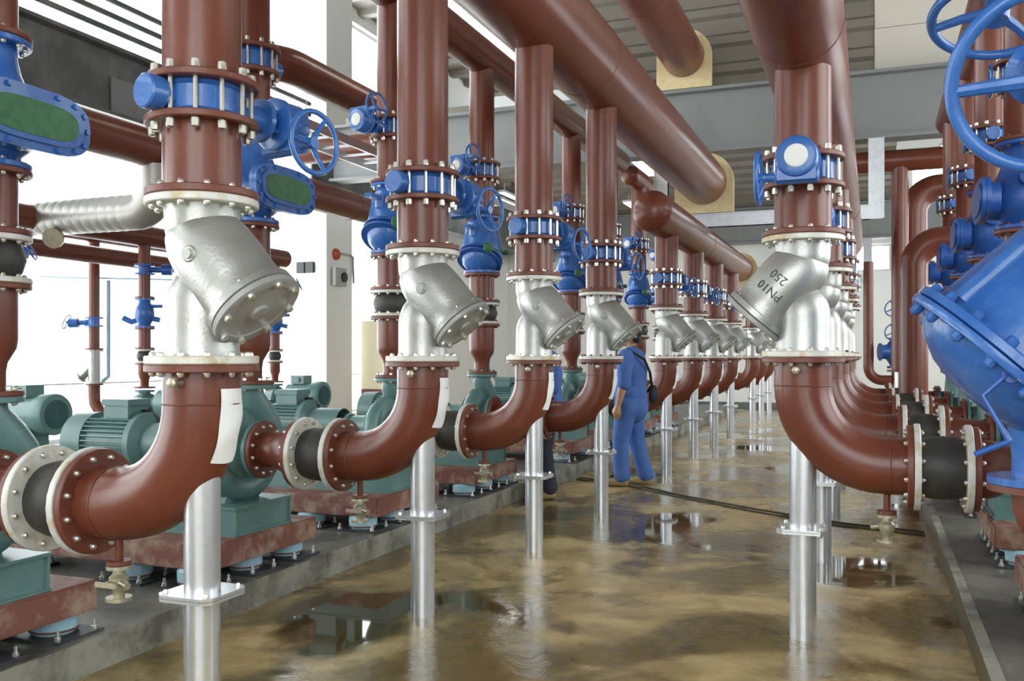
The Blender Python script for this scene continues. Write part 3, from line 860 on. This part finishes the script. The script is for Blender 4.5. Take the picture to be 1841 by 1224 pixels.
for k in range(16):
    a = 2 * pi * (k + .5) / 16
    o = fc + u_ * (.385 * cos(a)) + w_ * (.385 * sin(a))
    P('bolt', None, lambda mb: mb.lathe([(-.07, .007), (-.06, .020), (-.036, .022), (-.036, .011), (.040, .011), (.040, .022), (.065, .020), (.07, .012)], o, ax, 8), 'blue', fl)
P('lower_bowl', None, lambda mb: (mb.lathe([(-.17, .10), (-.15, .20), (-.10, .30), (-.06, .34), (-.034, .36)], fc, ax, 40),
                                 mb.tube([(0, 0, .02), (0, 0, .10), (.01, 0, .18), (.03, 0, .26)], [.105, .105, .13, .17], 28)), 'blue', t)
P('base_flange', None, lambda mb: mb.lathe([(-.0, .10), (0, .19), (.026, .19), (.026, .10)], n=36), 'blue', t)
P('lever', None, lambda mb: (mb.tube([(-.16, -.36, .42), (-.24, -.38, .345), (-.16, -.40, .19)], .011, 8), mb.cyl((-.16, -.40, .19), (-.27, -.44, .145), .010, n=8),
                            mb.cyl((-.15, -.25, .42), (-.15, -.37, .42), .03, n=12)), 'bluedark', t)
t = T('stub_pipe', 'dark red-oxide bent pipe under the big tilted blue valve', 'pipe', (.60, 4.0, .15))
P('bend', None, lambda mb: mb.tube([(0, 0, .732), (0, 0, .70)] + [(.16 - .16 * cos(pi / 2 * k / 8), 0, .70 - .16 * sin(pi / 2 * k / 8)) for k in range(1, 9)] + [(.9, 0, .54)] +
                                   [(.9 + .2 * sin(pi / 2 * k / 6), 0, .34 + .2 * cos(pi / 2 * k / 6)) for k in range(1, 7)] + [(1.1, 0, .02)], .105, 24), 'oxide', t)
P('top_flange', None, lambda mb: mb.lathe([(.730, .19), (.755, .19)], n=36), 'oxide_flange', t)
P('foot_flange', None, lambda mb: mb.lathe([(0, .19), (.026, .19)], (1.1, 0, 0), n=28), 'oxide_flange', t)

def near_wheel(label, c, n, R, rr, body):
    c = Vector(c); n = Vector(n).normalized()
    t = T('gate_valve', label, 'valve', tuple(c))
    q = Vector((0, 0, 1)).rotation_difference(n)
    w = P('handwheel', None, lambda mb: wheel_geo(mb, R, rr, 3, .045, .03, 56), 'blue', t)
    w.rotation_mode = 'QUATERNION'; w.rotation_quaternion = q @ Quaternion((0, 0, 1), body[1])
    P('stem', None, lambda mb: mb.tube([-n * .0, -n * .26], .024, 12), 'zinc', t)
    e = -n * .20
    P('bonnet', None, lambda mb: (mb.lathe([(0, .045), (.03, .055), (.10, .055), (.12, .065), (.15, .065)], e, -n, 28), mb.lathe([(.15, .06), (.30, .07), (.42, .08), (.44, .11), (.48, .11)], e, -n, 28)), 'blue', t)
    tip = e - n * .48
    ra = Vector(body[0])
    P('connecting_pipe', None, lambda mb: mb.tube([tip + n * .04, tip - n * .1, (tip - n * .1) * .5 + (ra - c) * .5, (ra - c) + Vector((-.20, .03, 0))], .075, 20), 'oxide', t)
    return t
near_wheel('large blue handwheel valve nearest at the right edge, facing the camera', (.445, 2.89, 2.145), (-.12, -.93, -.28), .237, .020, ((1.6, 3.3, 2.4), .44))
near_wheel('tilted blue handwheel valve seen from below at the top right', (.42, 3.80, 2.62), (-.10, -.33, -.94), .215, .018, ((1.6, 3.3, 3.4), .2))
t = T('riser_pipe', 'red-oxide standpipe carrying the near right-hand handwheel valves', 'pipe', (1.6, 3.3, .15))
P('tube', None, lambda mb: mb.lathe([(0, .11), (4.1, .11)], n=28), 'oxide', t)
P('flange', None, lambda mb: mb.lathe([(0, .21), (.03, .21)], n=28), 'oxide_flange', t)

# ------------------------------------------------------------------ structure
FX0, FX1 = XL, XR
struct('floor', lambda mb: mb.box((XL - .4, YB - .4, -.2), (XR + .4, YE + .4, 0)), 'floor')
def plinth(name, x0, x1, y0, y1, h):
    o = struct(name, lambda mb: mb.box((x0, y0, 0), (x1, y1, h)), 'plinth')
    return o
PL = 'trim_1'
plinth('trim_1', -5.35, -3.20, -3.5, 24.0, .15)
plinth('trim_2', .44, 2.75, -3.5, 14.6, .15)
plinth('trim_3', -9.3, -6.3, 3.0, 13.0, .10)
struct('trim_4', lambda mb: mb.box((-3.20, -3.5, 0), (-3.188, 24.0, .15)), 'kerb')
struct('trim_5', lambda mb: mb.box((.428, -3.5, 0), (.44, 14.6, .146)), 'wet_shaded_face')
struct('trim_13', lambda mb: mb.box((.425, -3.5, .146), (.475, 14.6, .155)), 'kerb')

# ceiling deck with ribs along x
def deck(mb):
    y = YB - .4; prof = []
    while y < YE + .4:
        prof += [(y, ZC), (y + .55, ZC), (y + .60, ZC - .12), (y + .80, ZC - .12), (y + .85, ZC)]
        y += .9
    prof = [(a, b) for a, b in prof] + [(YE + .5, ZC), (YE + .5, ZC + .2), (YB - .4, ZC + .2)]
    mb.prism(prof, XL - .4, XR + .4, 'x')
struct('ceiling', deck, 'deck', ang=20)

def windows_wall(prefix, axis, pos, out, a0, a1, z0, z1, bays, mull, idx):
    """a row of window openings in a wall; returns next window index"""
    return idx
WIN = [0]
def side_wall(name, x, thick, piers, yend, sill, head, colw, m='wall', nm=1):
    """wall at x (inner face), extending outward by thick (signed); window bays between the piers, plain beyond"""
    xa, xb = min(x, x + thick), max(x, x + thick)
    y0, y1, n = piers[0], piers[-1], len(piers) - 1
    def w(mb):
        mb.box((xa, y0, 0), (xb, y1, sill)); mb.box((xa, y0, head), (xb, y1, ZC))
        mb.box((xa, y1 + colw / 2, 0), (xb, yend, ZC))
        if y0 > YB: mb.box((xa, YB - .3, 0), (xb, y0, ZC))
        for yc in piers:
            mb.box((xa, max(y0, yc - colw / 2), sill), (xb, yc + colw / 2, head))
    struct(name, w, m)
    for k in range(n):
        ya, yb = piers[k] + colw / 2, piers[k + 1] - colw / 2
        WIN[0] += 1
        t = bpy.data.objects.new('window_%d' % WIN[0], None); COL.objects.link(t); t['kind'] = 'structure'
        t.location = (x + thick * .5, (ya + yb) / 2, sill)
        hw = (yb - ya) / 2; H = head - sill
        def fr(mb):
            for z in (0, H - .06): mb.box((-.03, -hw, z), (.03, hw, z + .06))
            for q in range(nm + 1):
                yy = -hw + (2 * hw - .04) * q / nm
                mb.box((-.03, yy, 0.06), (.03, yy + .04, H - .06))
            mb.box((-.02, -hw, 1.0 - sill), (.02, hw, 1.02 - sill))
        P('window_frame', None, fr, 'frame', t)
        P('glass_pane', None, lambda mb: mb.box((-.004, -hw + .02, .03), (.004, hw - .02, H - .03)), 'glass', t)
side_wall('wall_left', XL, -.3, [YB - .3, .6, 6.4, 14.95, 19.9], YE + .3, .22, 8.3, .4)
side_wall('wall_right', XR, .3, [2.2, 7.2, 12.0, 16.6, 20.9, YE - .4], YE + .3, 1.4, 5.6, 1.2, nm=3)  # bays out of view; the far ones are added to brighten the far end
def end_wall(name, y, thick, spans):
    """cross wall; spans = list of (x0, x1, sill, head, panes) openings, left to right"""
    ya, yb = min(y, y + thick), max(y, y + thick)
    def w(mb):
        x = XL
        for (x0, x1, sill, head, n) in spans:
            mb.box((x, ya, 0), (x0, yb, ZC))
            mb.box((x0, ya, 0), (x1, yb, sill)); mb.box((x0, ya, head), (x1, yb, ZC))
            x = x1
        mb.box((x, ya, 0), (XR, yb, ZC))
    struct(name, w, 'wall')
    for (x0, x1, sill, head, n) in spans:
        WIN[0] += 1
        t = bpy.data.objects.new('window_%d' % WIN[0], None); COL.objects.link(t); t['kind'] = 'structure'
        t.location = ((x0 + x1) / 2, y + thick * .5, sill)
        hw = (x1 - x0) / 2; H = head - sill
        def fr(mb):
            for z in (0, H - .06): mb.box((-hw, -.03, z), (hw, .03, z + .06))
            for q in range(n + 1):
                xx = -hw + (2 * hw - .05) * q / n
                mb.box((xx, -.03, .06), (xx + .05, .03, H - .06))
        P('window_frame', None, fr, 'frame', t)
        P('glass_pane', None, lambda mb: mb.box((-hw + .02, -.004, .03), (hw - .02, .004, H - .03)), 'glass', t)
end_wall('wall_back', YE, .3, [(-9.6, -5.0, 5.55, 8.2, 2), (-.4, .45, 3.55, 4.25, 1), (.9, 4.0, 5.35, 6.35, 3)])
end_wall('wall_front', YB, -.3, [(-2.6, .4, 1.0, 6.2, 2), (.8, 3.8, 1.0, 6.2, 2)])  # unseen windows behind the camera, added as front fill light
struct('baseboard_back', lambda mb: mb.box((XL, YE - .02, 0), (XR, YE, .16)), 'beamdark')
struct('baseboard_left', lambda mb: mb.box((XL, YB, 0), (XL + .02, YE, .14)), 'grey')

def ibeam(name, along, c0, c1, other, z0, z1, m, fw=.32):
    def b(mb):
        tw, tf = .03, .045
        if along == 'x':
            mb.box((c0, other - fw / 2, z0), (c1, other + fw / 2, z0 + tf)); mb.box((c0, other - fw / 2, z1 - tf), (c1, other + fw / 2, z1))
            mb.box((c0, other - tw / 2, z0 + tf), (c1, other + tw / 2, z1 - tf))
        else:
            mb.box((other - fw / 2, c0, z0), (other + fw / 2, c1, z0 + tf)); mb.box((other - fw / 2, c0, z1 - tf), (other + fw / 2, c1, z1))
            mb.box((other - tw / 2, c0, z0 + tf), (other + tw / 2, c1, z1 - tf))
    struct(name, b, m)
ibeam('trim_6', 'x', -8.5, XR, 13.58, 4.32, 5.25, 'beam')
ibeam('trim_7', 'x', XL, XR, 24.9, 4.32, 5.25, 'beam')
ibeam('trim_8', 'y', YB, 11.0, -8.7, 4.30, 5.15, 'beamdark')
ibeam('trim_9', 'y', 13.2, YE, -8.7, 4.10, 5.15, 'beamdark')
struct('trim_10', lambda mb: (mb.box((-8.67, 8.8, 4.36), (-8.65, 9.75, 4.80)),), 'beam')
struct('trim_11', lambda mb: mb.box((-9.95, 14.6, 0), (-9.30, 15.5, ZC)), 'wall')
# upper wall standing on the beam: dark ribbed sheeting on the left, beige panels on the right
def ribbed(mb):
    mb.box((-4.9, 13.86, 5.26), (.02, 13.95, ZC))
    z = 5.5
    while z < 8.4:
        mb.prism([(13.86, z), (13.80, z + .05), (13.80, z + .16), (13.86, z + .21)], -4.9, .02, 'x'); z += .42
struct('wall_upper_left', ribbed, 'deck', ang=20)
def bulk(mb):
    for j in range(5):
        for i in range(3):
            x0 = .03 + i * 1.53
            mb.box((x0, 13.82, 5.27 + j * .66), (x0 + 1.522, 13.88, 5.922 + j * .66))
    mb.box((.02, 13.88, 5.26), (XR, 13.95, ZC))
struct('wall_upper_right', bulk, 'beige')
# lower deck beyond the beam
def fdeck(mb):
    y = 13.96; prof = []
    while y < YE - .9:
        prof += [(y, 5.26), (y + .25, 5.26), (y + .30, 5.34), (y + .60, 5.34), (y + .65, 5.26)]; y += .85
    prof += [(YE, 5.26), (YE, 5.5), (13.96, 5.5)]
    mb.prism(prof, -8.5, .42, 'x')
struct('ceiling_far', fdeck, 'deck', ang=20)
struct('trim_12', lambda mb: mb.box((-5.9, 13.36, 5.25), (-3.5, 13.50, 5.42)), 'frame')

# conduits and trays on the left
for k, (x, z) in enumerate(((-8.6, 5.52), (-8.6, 5.34), (-8.6, 5.70))):
    o = P('conduit', None, lambda mb: mb.cyl((x, 0.5, z), (x, 13.0, z), .035, n=12), 'beamdark')
    tag(o, '%s of three grey conduits running high across the bright left-hand windows' % ('middle', 'lowest', 'topmost')[k], 'conduit', 'high grey conduits')
t = T('cable_tray', 'pale metal cable tray behind the second left-hand riser', 'cable tray', (-5.7, 8.2, 3.75))
P('rail', None, lambda mb: mb.box((-.25, -.6, 0), (-.22, 6.0, .10)), 'alu', t)
P('rail', None, lambda mb: mb.box((.22, -.6, 0), (.25, 6.0, .10)), 'alu', t)
for yy in (.0, 2.5, 5.0):
    P('hanging_rod', None, lambda mb: mb.cyl((.235, yy, .1), (.235, yy, ZC - 3.75), .004, n=6), 'alu', t)
for k in range(14):
    P('rung', None, lambda mb: mb.box((-.22, -.4 + k * .45, .02), (.22, -.36 + k * .45, .04)), 'alu', t)

# fluorescent lamps
def lamp(label, x, y0, y1, z, w=.16):
    t = T('strip_light', label, 'ceiling light', (x, y0, z), 0, 'hanging strip lights')
    P('housing', None, lambda mb: mb.box((-w / 2 - .03, 0, .02), (w / 2 + .03, y1 - y0, .07)), 'frame', t)
    P('tube', None, lambda mb: mb.box((-w / 2, .02, 0), (w / 2, y1 - y0 - .02, .02)), 'lamp', t)
    for yy in (.2, y1 - y0 - .2):
        P('hanging_rod', None, lambda mb: mb.cyl((0, yy, .07), (0, yy, ZC - z), .008, n=6), 'alu', t)
lamp('long bright strip light left of the huge overhead pipe', -4.1, 7.6, 10.7, 5.0)
lamp('short bright strip light just left of the metal hanger frame', -4.1, 16.6, 18.4, 5.0)
lamp('bright strip light between the third and fourth left-hand risers', -5.4, 21.4, 23.4, 5.0)
lamp('nearer of two pale strip lights seen left of the third left-hand riser', -7.7, 19.2, 21.4, 5.02, .10)
lamp('farther of two pale strip lights seen left of the third left-hand riser', -8.1, 19.0, 21.2, 5.02, .10)
lamp('small bright strip light right of the metal hanger frame', 1.2, 17.6, 18.4, 5.0)

# ------------------------------------------------------------------ small pipework along the left-hand wall
class Small:
    lod = 1
def small_header(label, x, y0, y1, z, r):
    t = T('small_header', label, 'pipe', (x, y0, z))
    P('tube', None, lambda mb: mb.lathe([(0, r), (y1 - y0, r)], d=(0, 1, 0), n=22), 'oxide', t)
    return t
small_header('thin red-oxide header along the left wall, carrying the valved drops', -6.96, 4.0, 9.95, 2.62, .11)
small_header('thin red-oxide header nearest the left wall, carrying the strainer drop', -8.2, 5.2, 10.5, 2.77, .10)
small_header('short pale-capped red-oxide pipe below the cladded duct', -7.6, 6.0, 9.3, 2.45, .09)

def small_valve(parent, z, wheel_dir=(1, 0, 0), m='bluedark'):
    d = Vector(wheel_dir).normalized()
    def g(mb):
        mb.lathe([(0, .10), (.02, .10), (.02, .062), (.09, .062), (.09, .10), (.11, .10)], (0, 0, z), (0, 0, 1), 18)
        c = Vector((0, 0, z + .055))
        mb.cyl(c, c + d * .17, .03, n=12); mb.cyl(c + d * .17, c + d * .27, .055, n=14)
    v = P('gate_valve', None, g, m, parent)
    w = P('handwheel', None, lambda mb: wheel_geo(mb, .085, .006, 4, .012, .01, 28), m, v, tuple(Vector((0, 0, z + .07)) + d * .30))
    w.rotation_mode = 'QUATERNION'; w.rotation_quaternion = Vector((0, 0, 1)).rotation_difference((d + Vector((0, 0, .5))).normalized())

def small_drop(label, x, y, ztop, k):
    t = T('valved_drop_pipe', label, 'pipe', (x, y, 1.06), 0, 'valved drop pipes along the left wall')
    for prof in ([(0, .11), (.02, .11), (.02, .045), (.08, .045), (.14, .066), (.24, .066), (.24, .10), (.26, .10)],
                 [(.40, .10), (.42, .10), (.42, .062), (.60, .062), (.60, .10), (.62, .10)],
                 [(.92, .10), (.94, .10), (.94, .060), (1.16, .060)], [(1.27, .060), (ztop - 1.06 - .1, .060)]):
        P('tube', None, lambda mb: mb.lathe(prof, n=20), 'oxide', t)
    P('rubber_sleeve', None, lambda mb: mb.lathe([(.28, .06), (.30, .072), (.33, .08), (.36, .072), (.38, .06)], n=20), 'rubber', t)
    P('pale_flange', None, lambda mb: mb.lathe([(.26, .10), (.28, .10)], n=20), 'whiteflange', t)
    P('pale_flange', None, lambda mb: mb.lathe([(.38, .10), (.40, .10)], n=20), 'whiteflange', t)
    P('check_body', None, lambda mb: (mb.lathe([(.62, .10), (.64, .10), (.65, .06), (.70, .085), (.76, .10), (.82, .09), (.88, .06), (.90, .06), (.90, .10), (.92, .10)], n=20),
                                     mb.tube([(0, 0, .72), (-.12, -.05, .68), (-.20, -.08, .72)], .03, 10), mb.cyl((.0, 0, .84), (.18, .05, .84), .02, n=8),
                                     mb.cyl((0, 0, .73), (.14, .06, .70), .028, n=10)), 'blue', t)
    small_valve(t, 1.16, (.8, .5, .0))
    tp = T('small_pump', 'small sea-green pump under the %s' % k, 'pump', (x, y, .10), 0, 'small pumps along the left wall')
    P('base', None, lambda mb: mb.box((-.3, -.18, 0), (.8, .18, .48)), 'plinth', tp)
    P('casing', None, lambda mb: (mb.lathe([(-.1, .08), (-.07, .16), (.06, .17), (.1, .1)], (0, 0, .74), (1, 0, 0), 24), mb.lathe([(.80, .07), (.92, .06), (.92, .1), (.945, .1)], n=18), mb.box((-.1, -.1, .48), (.1, .1, .62))), 'green', tp)
    P('motor', None, lambda mb: (mb.lathe([(.1, .06), (.22, .08), (.24, .15), (.56, .15), (.58, .168), (.70, .172), (.715, .165)], (0, 0, .81), (1, 0, 0), 32), mb.box((.30, -.12, .48), (.5, .12, .7))), 'green', tp)
    P('fan_grille', None, lambda mb: ([mb.tube([(.72, q * cos(2 * pi * k_ / 24), .81 + q * sin(2 * pi * k_ / 24)) for k_ in range(24)], .004, 5, closed=True) for q in (.03, .06, .09, .115)],
                                      mb.lathe([(.714, .12), (.718, .12)], (0, 0, .81), (1, 0, 0), 24)), 'greendark', tp)
    P('terminal_box', None, lambda mb: (mb.box((.30, -.09, .95), (.48, .09, 1.05)), mb.lathe([(.0, .03), (.02, .03)], (.40, -.09, 1.0), (0, -1, 0), 12)), 'green', tp)
small_drop('first valved drop pipe from the camera, in front of the left windows', -6.96, 5.76, 2.62, 'first valved drop pipe')
small_drop('second valved drop pipe, behind the nearest silver strainer', -6.96, 7.52, 2.62, 'second valved drop pipe')
small_drop('third valved drop pipe, right of the nearest silver strainer', -6.96, 9.75, 2.62, 'third valved drop pipe')
t = T('strainer_drop_pipe', 'red-oxide drop pipe with blue valve and tiny strainer near the left wall', 'pipe', (-8.2, 8.08, .70))
P('bend', None, lambda mb: (mb.tube([(.40, .1, 0), (.22, .06, 0), (.08, .02, .05), (.01, 0, .16), (0, 0, .26), (0, 0, .36)], .066, 18), mb.lathe([(.36, .1), (.38, .1)], n=18)), 'oxide', t)
for prof in ([(.76, .1), (.78, .1), (.78, .06), (1.02, .06)], [(1.13, .06), (1.98, .06)]):
    P('tube', None, lambda mb: mb.lathe(prof, n=18), 'oxide', t)
P('strainer', None, lambda mb: (mb.lathe([(.38, .1), (.40, .1), (.40, .065), (.74, .065), (.74, .1), (.76, .1)], n=18), mb.cyl((0, 0, .60), (-.13, -.05, .46), .05, n=16), mb.cyl((-.13, -.05, .46), (-.145, -.055, .445), .07, n=16)), 'silver', t)
small_valve(t, 1.02, (-.9, -.45, -.05), 'blue')
P('vent_tube', None, lambda mb: mb.tube([(.06, .06, .40), (.11, .10, .46), (.11, .10, 1.40), (.11, .10, 1.55)], .022, 10), 'mount', t)
P('vent_arm', None, lambda mb: mb.cyl((-.7, -.1, 1.60), (.9, .35, 1.55), .010, n=8), 'mount', t)

t = T('cladded_duct', 'shiny cladded pipe with a bend, behind the nearest left-hand line', 'pipe', (-5.66, 6.25, 2.62))
def clad(mb):
    prof = []
    x = -3.0
    while x < -.26:
        prof += [(x, .150), (x + .05, .154), (x + .10, .150)]; x += .10
    mb.lathe(prof, d=(1, 0, 0), n=32)
P('cladding', None, clad, 'foil', t)
P('bend', None, lambda mb: mb.tube([(-.27, 0, 0)] + [(-.20 + .20 * sin(pi / 2 * k / 8), 0, .20 - .20 * cos(pi / 2 * k / 8)) for k in range(9)] + [(0, 0, .38)], .152, 28), 'foil', t)
P('drain_stub', None, lambda mb: (mb.cyl((-1.05, -.03, -.10), (-1.05, -.10, -.20), .035, n=10), mb.lathe([(0, .09), (.03, .09)], (-1.05, -.09, -.19), (.4, -.8, -.3), 18)), 'brass', t)

# ------------------------------------------------------------------ wall bits
t = T('wall_intercom', 'grey box with a round speaker on the pale left-hand column', 'wall box', (-9.30, 14.95, 2.86))
P('case', None, lambda mb: mb.box((0, -.2, -.17), (.10, .2, .17)), 'grey', t, bevel=.01)
P('speaker', None, lambda mb: mb.cyl((.10, .09, 0), (.13, .09, 0), .09, n=18), 'black', t)
t = T('alarm_bell', 'round red alarm bell on the pale left-hand column', 'bell', (-9.30, 14.9, 3.28))
P('gong', None, lambda mb: mb.lathe([(0, .11), (.04, .105), (.09, .06), (.10, .02)], d=(1, -.2, 0), n=24), 'red', t)
P('conduit', None, lambda mb: mb.tube([(.03, .1, .03), (.03, .5, .03), (.03, .58, .0), (.03, .60, -.5)], .022, 10), 'grey', t)
t = T('control_panel', 'cream control cabinet just beyond the pale left-hand column', 'cabinet', (-9.0, 16.2, 0))
P('carcass', None, lambda mb: mb.box((-.25, -.45, .75), (.25, .45, 2.07)), 'cream', t, bevel=.01)
P('door', None, lambda mb: mb.box((.252, -.40, .80), (.272, .40, 2.02)), 'cream', t)
P('handle', None, lambda mb: mb.box((.272, .30, 1.3), (.295, .33, 1.45)), 'black', t)
P('base', None, lambda mb: mb.box((-.25, -.45, 0), (.25, .45, .75)), 'oxide_flange', t)
for k in range(2):
    o = P('wall_switch', None, lambda mb: mb.box((-9.90 + .19 * k, 14.53, 2.92), (-9.74 + .19 * k, 14.598, 3.12)), 'black')
    tag(o, 'small dark switch box on the pale left-hand column, %s of the pair' % ('left one', 'right one')[k], 'switch', 'dark wall switches')

# cables across the floor
for k, (dy, lab) in enumerate(((0, 'nearer of two black cables lying across the wet floor'), (.14, 'farther of two black cables lying across the wet floor'))):
    pts = [(-3.1, 10.0 + dy, .007), (-2.5, 9.75 + dy, .007), (-1.8, 9.15 + dy * .8, .007), (-1.0, 8.5 + dy, .007), (-.2, 8.02 + dy, .007), (.38, 7.85 + dy, .007)]
    ps = []
    for i in range(len(pts) - 1):
        for q in range(6):
            f = q / 6
            ps.append(tuple(pts[i][j] * (1 - f) + pts[i + 1][j] * f for j in range(3)))
    ps.append(pts[-1])
    o = P('floor_cable', None, lambda mb: mb.tube(ps, .007, 8), 'cable')
    tag(o, lab, 'cable', 'floor cables')

# ------------------------------------------------------------------ people
def remeshed(name, fn, m, parent, vox, smooth=6, label=None):
    mb = MB(); fn(mb)
    me = bpy.data.meshes.new(name); me.from_pydata(mb.v, [], mb.f); me.update()
    me.materials.append(M[m])
    o = bpy.data.objects.new(name, me); COL.objects.link(o)
    md = o.modifiers.new('remesh', 'REMESH'); md.mode = 'VOXEL'; md.voxel_size = vox; md.use_smooth_shade = True
    sm = o.modifiers.new('smooth', 'SMOOTH'); sm.iterations = smooth; sm.factor = .5
    if parent is not None: o.parent = parent
    if label: o['label'] = label
    return o
def ball(mb, c, r, s=(1, 1, 1), n=16):
    c = Vector(c); rings = []
    m = 9
    for i in range(m + 1):
        a = pi * i / m
        rr = max(r * sin(a), 1e-4)
        k = len(mb.v)
        for j in range(n):
            b = 2 * pi * j / n
            mb.v.append((c.x + rr * cos(b) * s[0], c.y + rr * sin(b) * s[1], c.z - r * cos(a) * s[2]))
        rings.append(k)
    for a, b in zip(rings, rings[1:]): mb.bridge(a, b, n)
    mb.cap(rings[0], n, True); mb.cap(rings[-1], n)
def limb(mb, pts, rr, n=14):
    mb.tube(pts, rr, n)
    for p, r in zip(pts, rr): ball(mb, p, r * .995, n=12)

def person(label, loc, rz, H=1.74, step=.0, legmat='work'):
    """faces local -y; built 1.74 m tall, in working clothes, arms hanging"""
    t = T('person', label, 'person', loc, rz)
    s = H / 1.74
    t.scale = (s * 1.1, s * 1.1, s)
    hipz = .90
    def legs(sd):
        f = step * sd
        return [(.095 * sd, 0, hipz), (.105 * sd, -.02 - f * .5, .50), (.11 * sd, .03 - f, .09)]
    def armpts(sd):
        return [(.185 * sd, .01, 1.405), (.235 * sd, .025, 1.13), (.235 * sd, -.035, .885)]
    def body(mb):
        limb(mb, [(0, .01, .93), (0, 0, 1.10), (0, .01, 1.28), (0, .015, 1.40)], [.125, .118, .135, .10])
        limb(mb, [(0, .015, 1.40), (0, -.005, 1.50)], [.058, .054])
        ball(mb, (0, .0, 1.635), .098, (.80, .98, 1.08)); ball(mb, (0, -.035, 1.575), .062, (.86, 1, .9))
        ball(mb, (0, -.105, 1.605), .016, (.8, 1.2, 1.6)); ball(mb, (0, -.112, 1.592), .014)
        ball(mb, (0, -.090, 1.555), .020, (1.3, .7, .5))
        for sd in (-1, 1):
            ball(mb, (.078 * sd, .008, 1.615), .024, (.45, .9, 1.3))
            a = armpts(sd)
            limb(mb, [a[0], (.215 * sd, .02, 1.27), a[1], (.24 * sd, -.005, 1.02), a[2]], [.058, .050, .041, .040, .027])
            w = Vector(a[2])
            limb(mb, [w, w + Vector((0, -.012, -.05)), w + Vector((0, -.02, -.085))], [.026, .036, .034])
            for q, (dy, ln) in enumerate(((-.052, .068), (-.028, .078), (-.004, .073), (.018, .058))):
                b0 = w + Vector((0, dy * .8 + .006, -.088))
                limb(mb, [b0, b0 + Vector((-.006 * sd, -.008, -ln * .5)), b0 + Vector((-.022 * sd, -.016, -ln * .95))], [.0105, .0095, .008], 8)
            limb(mb, [w + Vector((0, -.035, -.03)), w + Vector((-.012 * sd, -.062, -.065)), w + Vector((-.02 * sd, -.068, -.10))], [.013, .011, .009], 8)
            l = legs(sd); limb(mb, l, [.085, .055, .040])
            fx, fy, _ = l[2]
            limb(mb, [(fx, fy + .02, .05), (fx + .01 * sd, fy - .11, .035), (fx + .015 * sd, fy - .18, .03)], [.040, .035, .028])
    remeshed('body', body, 'skin', t, .0075, 4)
    def shirt(mb):
        limb(mb, [(0, .01, .84), (0, .005, 1.0), (0, .005, 1.12), (0, .01, 1.26), (0, .015, 1.375)], [.172, .158, .150, .158, .125], 20)
        for sd in (-1, 1):
            ball(mb, (.09 * sd, .01, 1.30), .115); ball(mb, (.075 * sd, .01, 1.0), .115); ball(mb, (.08 * sd, .01, .88), .112)
            a = armpts(sd)
            limb(mb, [(.165 * sd, .012, 1.40), (.212 * sd, .02, 1.27), (.238 * sd, .025, 1.10)], [.080, .072, .066])
        limb(mb, [(0, .02, 1.41), (0, .008, 1.455)], [.082, .070])
    remeshed('shirt', shirt, 'work', t, .012, 5, 'blue work shirt with sleeves to the elbow')
    def trousers(mb):
        limb(mb, [(0, .01, .93), (0, .01, .86)], [.140, .135], 18)
        for sd in (-1, 1):
            l = [Vector(p) for p in legs(sd)]
            limb(mb, [l[0] + Vector((0, .012, -.02)), l[0] * .5 + l[1] * .5, l[1], l[1] * .5 + l[2] * .5, l[2] + Vector((0, .01, .025))], [.120, .098, .084, .080, .082], 18)
    remeshed('trousers', trousers, legmat, t, .012, 5)
    remeshed('hair', lambda mb: (ball(mb, (0, .022, 1.662), .103, (.84, .96, .98)), ball(mb, (0, .062, 1.60), .062, (1.1, .7, 1.1))), 'hair', t, .010, 3, 'short black hair')
    for sd in (-1, 1):
        P('eye', None, lambda mb: ball(mb, (.032 * sd, -.085, 1.632), .012, n=10), 'eye', t)
        l = legs(sd)
        remeshed('shoe', lambda mb: limb(mb, [(l[2][0], l[2][1] + .03, .052), (l[2][0] + .012 * sd, l[2][1] - .10, .045), (l[2][0] + .018 * sd, l[2][1] - .19, .037)], [.050, .046, .036]), 'shoe', t, .009, 3)
    if legmat == 'work':
        g = T('shoulder_bag', 'dark shoulder bag worn by the person beside the fourth left-hand riser', 'bag', loc, rz)
        g.scale = t.scale
        pts = [(.13, -.125, 1.36), (.15, .03, 1.475), (.10, .18, 1.36), (-.02, .195, 1.22), (-.13, .175, 1.08), (-.22, .08, .98), (-.22, -.08, .96), (-.10, -.175, 1.08), (.03, -.18, 1.24)]
        P('strap', None, lambda mb: mb.tube(pts, .014, 8, closed=True), 'strap', g)
        remeshed('pouch', lambda mb: ball(mb, (-.16, .185, .98), .085, (.9, .55, 1.25)), 'strap', g, .012, 3)
    return t
person('person in blue work clothes, back turned, standing beside the fourth left-hand riser', (-2.42, 9.75, 0), radians(-96), 1.73, .085)
person('person in blue work clothes half hidden behind the third left-hand elbow', (-3.0, 8.62, 0), radians(-60), 1.70, .02, 'darkwork')
